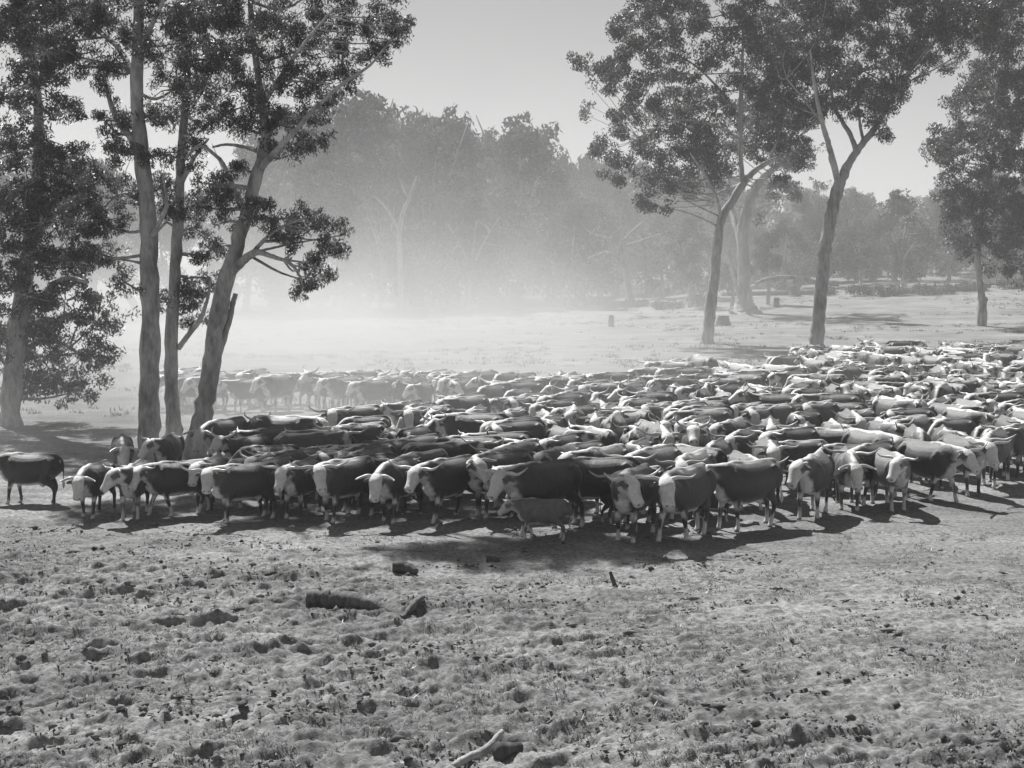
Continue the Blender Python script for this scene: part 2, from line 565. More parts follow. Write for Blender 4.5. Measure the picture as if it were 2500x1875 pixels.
    for s in (1, -1):
        pts = smooth_line([tuple(hw(a, s * (b_ * 1.25 - .0175), c_)) for a, b_, c_ in prof], n=4)
        m_ = len(pts)
        rr = [(.042 if horn != 'stub' else .03) * (1 - .82 * (i / (m_ - 1)) ** 1.3) for i in range(m_)]
        h = Acc(); h.add(*tube(pts, rr, 8)); horns.append(h.mesh('horn', M_horn, True))
    eyes = []
    for s in (1, -1):
        h = Acc(); h.add(*tube([hw(.145, s * .098, .018), hw(.145, s * .112, .018), hw(.145, s * .122, .018), hw(.145, s * .127, .018)], [.008, .017, .014, .004], 8))
        eyes.append(h.mesh('eye', M_eye, True))
    return body, horns, eyes


PROTO = {
    'stand': cow_parts(6, 0, -50, 0, (0, .06, -.05, .05), 'wide', seed=1),
    'look_left': cow_parts(8, 38, -52, 22, (.05, -.06, .0, .08), 'sweep', seed=2),
    'look_right': cow_parts(8, -36, -52, -20, (-.05, .06, .05, -.05), 'wide', seed=3),
    'low': cow_parts(-16, 8, -58, 5, (.10, -.10, -.08, .10), 'down', seed=4),
    'walk': cow_parts(0, 4, -46, 4, (.24, -.22, -.22, .20), 'sweep', seed=5),
    'walk_turn': cow_parts(2, 24, -50, 16, (-.24, .22, .18, -.22), 'wide', seed=6),
    'raised': cow_parts(36, -6, -30, 10, (.04, -.04, .05, -.05), 'up', seed=7),
    'turned_back': cow_parts(14, 62, -40, 30, (.05, .0, .08, -.05), 'down', seed=8),
    'polled': cow_parts(4, -14, -52, -6, (-.1, .1, .12, -.1), 'stub', fat=1.06, tail=.06, seed=9),
    'grazing': cow_parts(-42, 0, -62, 0, (.12, -.14, -.05, .05), 'wide', seed=10),
}
CALF = cow_parts(-2, 10, -40, 8, (.10, -.08, -.10, .06), 'stub', fat=.82, tail=.03, seed=12)

cattle = []          # dicts


def place(kind, x, y, head, sc=1.0, tone=None, label=None, calf=False, eyes=False, pitch=0.0, z=None, group=None):
    body, horns, eye = CALF if calf else PROTO[kind]
    root = bpy.data.objects.new('calf' if calf else 'cow', None)
    root.empty_display_size = .3
    col.objects.link(root)
    root.location = (x, y, float(macro(x, y)) + float(micro(x, y)) * .6 - .015 if z is None else z)
    root.rotation_euler = (0, -R(pitch), R(head))
    root.scale = (sc * .94, sc * 1.04, sc)
    tone = tone if tone is not None else random.choice([.030, .034, .038, .045, .055, .075, .11])
    b_ = link('body', body, root); b_.color = (tone, tone, tone, 1)
    if not calf:
        for h_ in horns: link('horn', h_, root)
    if eyes:
        for e_ in eye: link('eye', e_, root)
    root['category'] = 'calf' if calf else 'cow'
    root['group'] = group or ('calves among the mustered herd' if calf else 'horned cattle of the mustered herd')
    cattle.append(dict(o=root, kind=kind, x=x, y=y, h=head, tone=tone, label=label, calf=calf, sc=sc))
    if label: root['label'] = label
    return root


def circles(x, y, h, sc=1.0):
    c, s = math.cos(R(h)), math.sin(R(h))
    return [(x + c * d * sc, y + s * d * sc, r * sc) for d, r in ((-.72, .29), (-.25, .34), (.25, .34), (.72, .27), (1.15, .16))]


def clash(a, b, k=1.0):
    for x1, y1, r1 in a:
        for x2, y2, r2 in b:
            if (x1 - x2) ** 2 + (y1 - y2) ** 2 < ((r1 + r2) * k) ** 2:
                return True
    return False


random.seed(21)
occ = []
# front of the herd, one by one: photo x of the body's middle, photo y of the ground under it, heading (180 = to the left, 270 = at the camera), pose
FRONT = [
    (78, 1232, 172, 'low', 1.0, .035, 'dark cow facing left at the far left edge of the herd'),
    (236, 1262, 262, 'low', .98, .032, 'dark cow facing the camera with lowered head, left of the triple gum trunks'),
    (330, 1263, 272, 'look_right', 1.0, .04, 'white-faced cow standing head-on to the camera beside the left gum trunks'),
    (438, 1262, 188, 'walk_turn', 1.0, .034, 'dark side-on cow with white belly, in front of the triple gum trunks'),
    (517, 1246, 262, 'stand', .97, .05, 'white-faced cow facing the camera just right of the leaning gum trunk'),
    (600, 1274, 190, 'look_left', 1.0, .036, 'dark cow walking left with pale muzzle, first full flank right of the gum trunks'),
    (672, 1246, 250, 'raised', .95, .04, 'cow with raised white face behind the first walking cow right of the gums'),
    (738, 1262, 255, 'stand', .97, .045, 'narrow front-on cow with white face between two dark flanks'),
    (845, 1272, 206, 'look_left', 1.02, .032, 'dark cow with white chest turning its horned head to the camera, left front row'),
    (975, 1272, 222, 'low', 1.0, .034, 'cow angled towards the camera with a pale lowered face, left of centre front row'),
    (1032, 1246, 232, 'walk_turn', .98, .04, 'half-hidden cow with bright poll in the centre-left front row'),
    (1098, 1270, 208, 'walk', 1.0, .03, 'cow with pale front legs and white crest stripe, centre of the front row'),
    (1222, 1262, 196, 'turned_back', 1.03, .034, 'large dark cow turning its head back, left of the cow with the suckling calf'),
    (1330, 1302, 197, 'walk', 1.06, .030, 'large near-black cow whose pale calf stands under its belly'),
    (1470, 1248, 205, 'polled', 1.04, .033, 'dark broad-backed cow without long horns behind the two horned heads'),
    (1548, 1316, 222, 'look_left', 1.04, .028, 'nearest cow, black flank and horned pale face turned to the camera'),
    (1672, 1316, 211, 'walk_turn', 1.05, .030, 'near cow with wide level horns and white chest, right of the nearest cow'),
    (1822, 1292, 190, 'polled', 1.03, .032, 'dark cow with white face in left profile at the right end of the front row'),
    (1985, 1262, 246, 'polled', 1.0, .034, 'broad dark cow seen three-quarter on, first beyond the right front corner'),
    (2068, 1240, 262, 'low', .96, .06, 'pale-faced cow facing the camera with head down, right part of the herd'),
    (2128, 1228, 205, 'walk', 1.0, .036, 'dark cow behind the wide-horned pale cow on the right'),
    (2172, 1242, 277, 'look_right', .94, .20, 'pale grey cow facing the camera with very wide horns, right part of the herd'),
    (2262, 1222, 300, 'walk', 1.0, .034, 'cow with wide level horns facing right and towards the camera near the right edge'),
    (2345, 1206, 285, 'stand', 1.0, .032, 'dark cow facing the camera with white face close to the right edge'),
    (2425, 1186, 215, 'walk', 1.0, .034, 'dark cow walking left at the right edge of the picture'),
    (2490, 1165, 200, 'stand', 1.0, .036, 'dark cow cut by the right edge of the picture'),
]
for sx, sy, h, kind, sc, tone, lab in FRONT:
    if 185 < h < 225: h += 24
    sc *= float(np.interp(sx, [0, 450, 850, 1250], [.85, .87, .94, 1.0]))
    tone *= .8
    p = ground(sx, sy)
    place(kind, p.x, p.y, h, sc, tone, lab, eyes=True)
    occ.append(circles(p.x, p.y, h, sc))
# calves at the front
p = ground(1325, 1318); place('stand', p.x, p.y, 168, .60, .20, 'pale calf suckling under the large near-black cow', calf=True, eyes=True, group='calves at the front of the herd')
p = ground(1515, 1278); place('stand', p.x, p.y, 30, .55, .035, 'dark calf with white rump half hidden behind the nearest cow', calf=True, group='calves at the front of the herd')
p = ground(1745, 1276); place('stand', p.x, p.y, 20, .55, .04, 'dark calf standing between the wide-horned cow and the profile cow', calf=True, group='calves at the front of the herd')

# others read one by one from the photograph
SOLO = [
    (552, 1148, 243, 'low', 1.0, .04, 'cow with bright sloping back just right of the leaning gum, behind the front row'),
    (690, 1142, 352, 'polled', 1.03, .06, 'dusty side-on cow behind the front row, second right of the leaning gum'),
    (412, 1176, 268, 'look_right', .86, .06, 'cow glimpsed in the gap between the gum trunks'),
    (300, 1176, 285, 'low', .84, .05, 'small dark cow behind the head-on cow, just left of the triple gum trunks'),
    (1714, 962, 108, 'low', 1.2, .045, 'big dark cow seen from behind, standing above the far hazy row'),
    (2104, 905, 268, 'raised', 1.1, .045, 'cow with head raised above the far right back row, bright poll'),
    (2200, 897, 12, 'stand', 1.06, .024, 'black cow side-on in the farthest row right of the pale raised head'),
]
for k, (sx, sy, h, kind, sc, tone, lab) in enumerate(SOLO):
    p = ground(sx, sy)
    place(kind, p.x, p.y, h, sc, tone, lab, pitch=24 if 'rearing' in lab else 0, z=float(macro(p.x, p.y)) + (.38 if 'rearing' in lab else 0) - .01)
    occ.append(circles(p.x, p.y, h, sc))

# the body of the herd
POLY = [(585, 1250), (700, 1258), (1250, 1276), (1560, 1298), (1800, 1272), (1950, 1240), (2250, 1210), (2480, 1150), (2530, 1100), (2530, 885), (2180, 893),
        (1965, 899), (1925, 935), (1850, 978), (1750, 948), (1630, 952), (1560, 985), (1260, 986), (1180, 1045), (1000, 1082), (700, 1106), (620, 1128), (590, 1165)]
STRIP = [(430, 978), (1270, 982), (1270, 1018), (900, 1012), (430, 1004)]


def inside(px, py, poly):
    c = False; j = len(poly) - 1
    for i in range(len(poly)):
        if ((poly[i][1] > py) != (poly[j][1] > py)) and (px < (poly[j][0] - poly[i][0]) * (py - poly[i][1]) / (poly[j][1] - poly[i][1]) + poly[i][0]):
            c = not c
        j = i
    return c


cand = []
rng = random.Random(5)
for _ in range(9000):
    sx = rng.uniform(400, 2530)
    d = rng.uniform(26, 80)
    x = (sx - 1250) / F * d
    pxy = project((x, d, float(macro(x, d))))
    if inside(pxy[0], pxy[1], POLY) or inside(pxy[0], pxy[1], STRIP):
        cand.append((x, d, pxy[0], pxy[1]))
LIMIT = 290
kinds_l = ['stand', 'look_left', 'raised', 'walk', 'walk_turn', 'raised', 'polled', 'stand', 'walk', 'look_right', 'grazing', 'turned_back']
# squeezed in just behind the leading animals, most of them with the face showing
cand.sort(key=lambda c: c[1] + rng.random() * 2.2)
rest = []
for x, d, sx, sy in cand:
    if sx < 1750:
        base = (232 if d < 34 else 234) if d < 44 else 222
        spread = 26
        if rng.random() < .15: base = rng.choice([20, 60, 140])
    else:
        base = rng.choice([215, 240, 262, 275, 100, 80, 265, 190, 285] if d > 42 else [215, 235, 255, 268, 120, 190, 280]); spread = 20
    h = rng.gauss(base, spread)
    sc = rng.uniform(.86, 1.06) * (.92 if sx < 900 and d < 38 else 1)
    cs = circles(x, d, h, sc)
    if any(clash(cs, o_, (.80 if d < 34 else .90) if sx < 1850 or d < 40 else 1.12) for o_ in occ): continue
    occ.append(cs)
    kind = rng.choice(kinds_l)
    if kind == 'raised' and rng.random() < .5: kind = 'look_left'
    tone = rng.choice([.022, .026, .030, .036, .045, .06, .10, .034] if sx < 1400 else [.028, .034, .045, .06, .09, .14, .20, .05])  # paler coats towards the right, coloured to make sunlit backs brighter
    if len(cattle) < LIMIT:
        place(kind, x, d, h, sc, tone, eyes=d < 31)
    else:
        rest.append((kind, x, d, h, sc, tone))
print('cattle', len(cattle), 'rest', len(rest), 'rest from', rest[0][2] if rest else None)
if rest:
    # beyond the three hundred nearest: the far mass of the herd, one object
    src = {}
    for k_, (b_, hn, ey) in PROTO.items():
        parts = []
        for m_, is_b in [(b_, True)] + [(q, False) for q in hn]:
            n_ = len(m_.vertices); co = np.empty(n_ * 3, np.float32); m_.vertices.foreach_get('co', co)
            lt = len(m_.loops); lv = np.empty(lt, np.int32); m_.loops.foreach_get('vertex_index', lv)
            ls = np.empty(len(m_.polygons), np.int32); m_.polygons.foreach_get('loop_total', ls)
            at = []
            for nm in ('coat', 'skin'):
                a_ = np.ones(n_, np.float32) * (1 if nm == 'coat' else 0)
                if is_b: m_.attributes[nm].data.foreach_get('value', a_)
                at.append(a_)
            parts.append((co.reshape(-1, 3), lv, ls, at))
        src[k_] = parts
    Vs, Ls, Sz, Co, Sk, To = [], [], [], [], [], []
    off = 0
    for kind, x, d, h, sc, tone in rest:
        c_, s_ = math.cos(R(h)), math.sin(R(h))
        for co, lv, ls, at in src[kind]:
            p = co * sc
            Vs.append(np.stack([p[:, 0] * c_ - p[:, 1] * s_ + x, p[:, 0] * s_ + p[:, 1] * c_ + d, p[:, 2] + float(macro(x, d)) - .01], 1))
            Ls.append(lv + off); Sz.append(ls); Co.append(at[0]); Sk.append(at[1]); To.append(np.full(len(p), tone, np.float32)); off += len(p)
    me = bpy.data.meshes.new('far_herd'); V_ = np.concatenate(Vs).astype(np.float32); L_ = np.concatenate(Ls).astype(np.int32); S_ = np.concatenate(Sz).astype(np.int32)
    me.vertices.add(len(V_)); me.vertices.foreach_set('co', V_.ravel()); me.loops.add(len(L_)); me.loops.foreach_set('vertex_index', L_)
    me.polygons.add(len(S_)); me.polygons.foreach_set('loop_start', np.concatenate([[0], np.cumsum(S_)[:-1]]).astype(np.int32))
    me.polygons.foreach_set('use_smooth', np.ones(len(S_), bool)); me.update(calc_edges=True)
    for nm, arr in (('coat', Co), ('skin', Sk), ('tone', To)):
        me.attributes.new(nm, 'FLOAT', 'POINT').data.foreach_set('value', np.concatenate(arr).astype(np.float32))
    me.materials.append(M_hide)
    o = link('cattle_herd', me); o.color = (0, 0, 0, 1)
    tag(o, 'farthest mass of the cattle herd at the upper right', 'cattle herd', None, 'stuff')


def label_herd():
    rows = {}
    words = ['first', 'second', 'third', 'fourth', 'fifth', 'sixth', 'seventh', 'eighth', 'ninth', 'tenth', 'eleventh', 'twelfth', 'thirteenth', 'fourteenth']
    for c in cattle:
        if c['label']: continue
        sx, sy = project((c['x'], c['y'], 1.0))
        d = c['y']
        row = ('second row' if d < 31.5 else 'third row' if d < 34.5 else 'fourth row' if d < 38 else 'mid-herd' if d < 43 else
               'deep middle' if d < 49 else 'hazy back row' if d < 57 else 'rear rows' if d < 66 else 'farthest rows')
        lm = ('below the leaning gum' if sx < 620 else 'left of the dead forked tree' if sx < 900 else 'below the dead forked tree' if sx < 1080 else
              'below the open sky' if sx < 1330 else 'below the curved white tree' if sx < 1600 else 'below the two pale gums' if sx < 1880 else
              'below the dark forked gum' if sx < 2110 else 'right of the dark gum' if sx < 2320 else 'at the right edge')
        h = c['h'] % 360
        face = ('facing right' if h < 30 or h >= 330 else 'facing away right' if h < 70 else 'facing away' if h < 112 else 'facing away left' if h < 155 else
                'facing left' if h < 200 else 'angled left forward' if h < 240 else 'facing the camera' if h < 295 else 'angled right forward')
        tone = 'dark' if c['tone'] < .05 else 'mid-toned' if c['tone'] < .1 else 'greyish'
        key = f"{tone} cow {face}, {row}, {lm}"
        rows.setdefault(key, []).append((sx, c))
    for key, L in rows.items():
        L.sort(key=lambda q: q[0])
        for i, (sx, c) in enumerate(L):
            if len(L) == 1: c['o']['label'] = key
            else: c['o']['label'] = f"{words[min(i, 13)]} {key}"


label_herd()

# ------------------------------------------------------------------ trees
def leaf_cloud(subs, L, W, rng, droop=1.0):
    """subs: array (n,5): x,y,z,radius,count -> folded leaf blades"""
    cs = []
    for x, y, z, r, n in subs:
        n = int(n)
        v = rng.normal(size=(n, 3)); v /= np.linalg.norm(v, axis=1)[:, None]
        rad = r * rng.rand(n, 1) ** 0.45
        p = np.array([x, y, z]) + v * rad * np.array([1, 1, .8])
        cs.append(p)
    C = np.concatenate(cs); n = len(C)
    D = rng.normal(size=(n, 3)); D[:, 2] = D[:, 2] * .5 - droop
    D /= np.linalg.norm(D, axis=1)[:, None]
    S = np.cross(D, rng.normal(size=(n, 3))); S /= np.linalg.norm(S, axis=1)[:, None]
    N = np.cross(D, S)
    l = (L * rng.uniform(.6, 1.25, n))[:, None]; w_ = (W * rng.uniform(.7, 1.3, n))[:, None]
    A = C - D * l * .5; B = C + D * l * .5 - N * l * .12; E = C + S * w_ * .5 + N * l * .05; G = C - S * w_ * .5 + N * l * .05
    V = np.stack([A, E, B, G], 1).reshape(-1, 3)
    i = np.arange(n)[:, None] * 4
    return V, i + np.array([[0, 1, 2, 3]])


def nearest_on(skel, c):
    best = None
    for line in skel:
        for q in line:
            d = np.linalg.norm(q[:3] - c) + max(0, q[2] - c[2]) * .6
            if best is None or d < best[0]: best = (d, q)
    return best[1]


def build_tree(name, label, cat, base, limbs, blobs, leafL, leafW, sub_r, dens, bark, leafm, seed, group=None, noise=.05, twig=.035, bushy=1.0, crown_r=1.28):
    """limbs: list of lists of (x,y,z,r) world; blobs: (x,y,z,r) world. Everything is stored relative to base."""
    rng = np.random.RandomState(seed)
    b0 = np.array(base)
    root = bpy.data.objects.new(name, None); col.objects.link(root); root.location = base
    tag(root, label, cat, group)
    tr = Acc(); skel = []
    L0 = [tuple(q) for q in limbs[0]]
    gz_ = float(macro(L0[0][0], L0[0][1]))
    if b0[1] > 1 and L0[0][2] > gz_ - .1:
        L0 = [(L0[0][0], L0[0][1], gz_ - .3, L0[0][3] * 1.15)] + L0
    limbs = [L0] + list(limbs[1:])
    for li, L in enumerate(limbs):
        pts = smooth_line(L, n=5)
        jr = np.random.RandomState(seed * 31 + li)
        out = []
        for i, q in enumerate(pts):
            q = q.copy(); q[:3] -= b0
            if 0 < i: q[:3] += jr.normal(size=3) * min(q[3] * .07, .025)
            q[3] *= 1 + jr.normal() * .05
            out.append(q)
        if li == 0 or out[-1][3] < .055: skel.append(out)
        tr.add(*tube([q[:3] for q in out], [max(q[3], .012) for q in out], 12 if out[0][3] > .12 else 7, noise, seed + li))
    subs = []
    for bx, by, bz, br in blobs:
        br = br * crown_r
        c = np.array([bx, by, bz]) - b0
        q = nearest_on(skel, c)
        mid = (q[:3] + c) / 2 + rng.normal(size=3) * br * .18 + np.array([0, 0, -.12 * br])
        r0 = min(q[3] * .7, twig * 1.8)
        L = smooth_line([tuple(q[:3]) + (r0,), tuple(mid) + (r0 * .7,), tuple(c) + (r0 * .35,)], n=3)
        tr.add(*tube([p[:3] for p in L], [p[3] for p in L], 6))
        ns = max(3, int(dens * (br / sub_r) ** 2 * 2.5))
        for k in range(ns):
            v = rng.normal(size=3); v /= np.linalg.norm(v)
            s = c + v * br * (rng.rand() ** .45) * np.array([1.05, 1.05, .85])
            rr = sub_r * rng.uniform(.55, 1.25)
            cnt = bushy * 26 * (rr / sub_r) ** 2 * rng.choice([.3, .7, 1.2, 1.8]) * (sub_r * sub_r) / (leafL * leafW * 2.6)
            subs.append((s[0], s[1], s[2], rr, max(8, cnt * .62)))
            if rng.rand() < .45:
                tr.add(*tube([c + (s - c) * .1, (c + s) / 2 + rng.normal(size=3) * .05 * br, s], [r0 * .4, r0 * .28, r0 * .12], 4))
    o = link('trunk', tr.mesh('trunk', bark, True), root)
    V, Q = leaf_cloud(subs, leafL, leafW, rng)
    link('crown', mesh_np('crown', V, Q, leafm), root)
    return root


def Lm(Y, pts, dep=0.0, wob=None):
    """limb traced in photo coordinates (2212-wide): (x, y, width in px[, extra depth])"""
    out = []
    for q in pts:
        yy = Y + dep + (q[3] if len(q) > 3 else 0)
        p = P(q[0], q[1], yy)
        out.append((p.x, p.y, p.z, q[2] * yy / 3040 / 2 * .93))
    return out


def Bl(Y, pts, spread, seed):
    rng = np.random.RandomState(seed)
    out = []
    for q in pts:
        yy = Y + (rng.rand() - .5) * 2 * spread
        p = P(q[0], q[1], yy)
        out.append((p.x, p.y, p.z, q[2] * yy / 3040))
    return out


def base_of(Y, dx):
    p = P(dx, 900, Y)
    return (p.x, p.y, float(macro(p.x, p.y)))


# --- the three gums at the left of the herd
YL = 39.5
b = base_of(YL, 322)
build_tree('gum_tree', 'straight gum trunk, leftmost of the three close-set trunks in the herd', 'tree', b,
           [Lm(YL, [(322, 1002, 66), (322, 975, 54), (323, 900, 47), (325, 760, 44), (323, 600, 42), (319, 470, 39), (306, 340, 36), (296, 200, 30), (300, 40, 24), (296, -140, 16), (300, -260, 8)]),
            Lm(YL, [(308, 350, 22), (284, 300, 17, .4), (262, 270, 15, .8), (240, 225, 12, 1.2), (222, 160, 9, 1.6)]),
            Lm(YL, [(322, 520, 16), (345, 480, 11, -.5), (360, 440, 8, -.9), (352, 380, 5, -1.2)]),
            Lm(YL, [(318, 440, 18), (280, 420, 13, .6), (240, 430, 10, 1), (205, 460, 6, 1.5)]),
            Lm(YL, [(298, 180, 16), (260, 110, 12, 1), (210, 60, 8, 2), (160, 10, 5, 2.5)]),
            Lm(YL, [(299, 120, 14), (330, 50, 10, -1), (370, -30, 7, -1.6)])],
           Bl(YL, [(222, 150, 40), (262, 250, 34), (228, 262, 32), (150, 20, 60), (90, -10, 60), (210, 40, 60), (260, -10, 40), (330, -10, 40), (370, 20, 55), (400, 90, 45), (350, 120, 45), 
                   (380, 190, 48), (345, 250, 40), (350, 330, 30), (358, 400, 28), (205, 360, 42), (250, 330, 40), (190, 430, 46), (225, 480, 42), (262, 420, 36), (200, 540, 44), (250, 560, 34), (160, 490, 44), (270, 610, 26),
                   (40, 60, 60), (20, -40, 70), (100, 110, 46), (160, 120, 40), (300, 80, 40)], 1.3, 3),
           .15, .030, .27, .95, M_bark, M_leaf, 11)
YM = 42.0
b = base_of(YM, 375)
build_tree('gum_tree', 'slimmer middle gum of the three close-set trunks, with a low side branch', 'tree', b,
           [Lm(YM, [(378, 975, 52), (376, 940, 42), (372, 860, 34), (370, 740, 31), (377, 620, 28), (384, 500, 26), (388, 400, 23), (394, 300, 20), (404, 160, 16), (412, 20, 11), (420, -120, 6)]),
            Lm(YM, [(386, 752, 13), (408, 722, 13, -.3), (432, 690, 12, -.6), (448, 648, 8, -.8), (455, 600, 5, -1)]),
            Lm(YM, [(375, 640, 12), (355, 625, 8, .4), (345, 640, 5, .6)]),
            Lm(YM, [(387, 500, 11), (362, 480, 8, .3), (340, 500, 5, .5)]),
            Lm(YM, [(390, 400, 13), (420, 340, 9, -.5), (450, 300, 6, -1)])],
           Bl(YM, [(352, 642, 24), (372, 655, 22), (430, 640, 30), (455, 600, 28), (415, 620, 26), (400, 660, 22), (440, 690, 20), (415, 700, 16), (400, 450, 34), (372, 440, 26), (430, 300, 34), (400, 250, 42), (440, 200, 42), (400, 130, 42),
                   (430, 60, 50), (450, -5, 34), (470, 130, 40), (410, 360, 28), (430, 490, 28), (460, 540, 26), (425, 550, 18)], .9, 5),
           .15, .030, .25, .95, M_bark, M_leaf, 12)
YR = 39.0
b = base_of(YR, 420)
build_tree('gum_tree', 'leaning forked gum at right of the three trunks, drooping branch over the hazy paddock', 'tree', b,
           [Lm(YR, [(412, 1008, 72), (424, 965, 56), (440, 890, 46), (455, 800, 42), (468, 700, 40), (487, 610, 40), (512, 530, 34), (535, 455, 30), (556, 375, 28), (572, 300, 22), (562, 200, 18), (548, 90, 14), (540, -60, 11), (560, -220, 9), (600, -360, 6), (620, -440, 3)]),
            Lm(YR, [(496, 590, 24), (528, 560, 20, -.4), (556, 545, 15, -.8), (590, 555, 11, -1.2), (625, 568, 8, -1.6), (645, 592, 6, -1.8), (655, 620, 3, -2)]),
            Lm(YR, [(540, 552, 12), (575, 515, 9, -1), (610, 490, 6, -1.3), (660, 470, 4, -1.6)]),
            Lm(YR, [(458, 800, 20), (478, 745, 17, .2), (495, 690, 15, .3), (503, 655, 13, .4), (509, 634, 11, .4)]),
            Lm(YR, [(532, 470, 16), (510, 420, 13, .5), (490, 370, 11, .9), (468, 338, 9, 1.2), (430, 315, 8, 1.5), (400, 345, 5, 1.8)]),
            Lm(YR, [(560, 368, 20), (588, 335, 15, -.5), (632, 288, 12, -1), (680, 235, 10, -1.6), (735, 185, 8, -2), (800, 140, 6, -2.3), (850, 80, 4, -2.6)]),
            Lm(YR, [(568, 330, 14), (530, 318, 9, 1), (490, 312, 7, 1.6), (460, 318, 5, 2)]),
            Lm(YR, [(566, 230, 12), (610, 160, 9, -.6), (660, 90, 7, -1.2), (720, 20, 5, -1.8)]),
            Lm(YR, [(548, 90, 9), (500, 20, 7, .8), (450, -40, 5, 1.5)])],
           Bl(YR, [(600, 478, 36), (640, 470, 36), (680, 478, 34), (720, 488, 28), (742, 508, 18), (700, 520, 26), (725, 545, 20), (570, 470, 28), (655, 575, 28), (690, 575, 26), (712, 600, 16), (680, 610, 22), (655, 628, 14), (640, 540, 24), (600, 510, 26),
                   (500, 420, 34), (470, 400, 34), (450, 450, 30), (490, 480, 26), (440, 395, 26), (520, 360, 24), (480, 530, 20), (545, 440, 22),
                   (620, 310, 34), (655, 320, 30), (690, 300, 30), (600, 270, 40), (650, 255, 36), (700, 235, 30), (720, 180, 32), (690, 160, 34), (755, 165, 28), (790, 120, 30), (830, 90, 32), (868, 55, 32), (880, 92, 20), (845, 30, 30), (790, 60, 40), (740, 110, 36),
                   (560, 230, 46), (520, 270, 38), (480, 250, 42), (520, 180, 50), (580, 150, 50), (640, 180, 42), (640, 110, 48), (700, 60, 48), (600, 60, 55), (540, 60, 60), (480, 110, 50), (460, 30, 60), (520, -20, 40), (600, -20, 40), (680, -20, 40), (760, -10, 40), (830, -10, 34),
                   (560, -330, 80), (660, -350, 80), (760, -340, 70), (610, -420, 80), (700, -440, 70), (480, -380, 60), (500, -300, 60), (620, -270, 60), (720, -280, 60), (420, -330, 50), (820, -400, 60), (560, -480, 60)], 1.4, 7),  # top foliage is out of view, shaped to cast the foreground shadow patch
           .15, .030, .27, .95, M_bark, M_leaf, 13)
# --- gum at the left edge, its foliage hanging almost to the ground
YE = 47.0
b = base_of(YE, 20)
build_tree('gum_tree', 'leafy gum at the left edge with foliage drooping close to the ground', 'tree', b,
           [Lm(YE, [(20, 950, 60), (24, 860, 46), (40, 700, 40), (62, 540, 34), (80, 400, 28), (84, 260, 22), (70, 120, 16), (60, -40, 10)]),
            Lm(YE, [(40, 700, 22), (90, 640, 16, -.5), (140, 600, 12, -1), (190, 610, 8, -1.5)]),
            Lm(YE, [(62, 540, 20), (110, 470, 14, -.6), (160, 430, 10, -1), (210, 420, 6, -1.4)]),
            Lm(YE, [(30, 790, 18), (80, 740, 14, .6), (130, 740, 10, 1), (180, 770, 6, 1.3)])],
           Bl(YE, [(30, 330, 60), (80, 300, 55), (130, 330, 45), (60, 400, 55), (120, 400, 50), (170, 380, 40), (30, 470, 60), (100, 480, 55), (160, 470, 45), (50, 560, 60), (120, 560, 55), (180, 570, 45), (220, 640, 38), (60, 640, 60), (140, 650, 55), (200, 700, 42), (250, 690, 30),
                   (40, 720, 60), (110, 730, 55), (170, 760, 46), (230, 770, 36), (60, 800, 50), (130, 815, 46), (190, 830, 34), (100, 850, 30), (150, 850, 26), (20, 200, 60), (80, 180, 60), (30, 80, 60), (100, 60, 60), (40, 850, 36),
                   (-40, 300, 70), (-50, 450, 70), (-50, 600, 70), (-40, 750, 60), (150, 240, 34), (110, 120, 50), (60, -30, 70)], 2.2, 9),  # outer foliage added to darken the left edge and upper corner
           .17, .05, .32, .85, M_bark, M_leaf, 14)

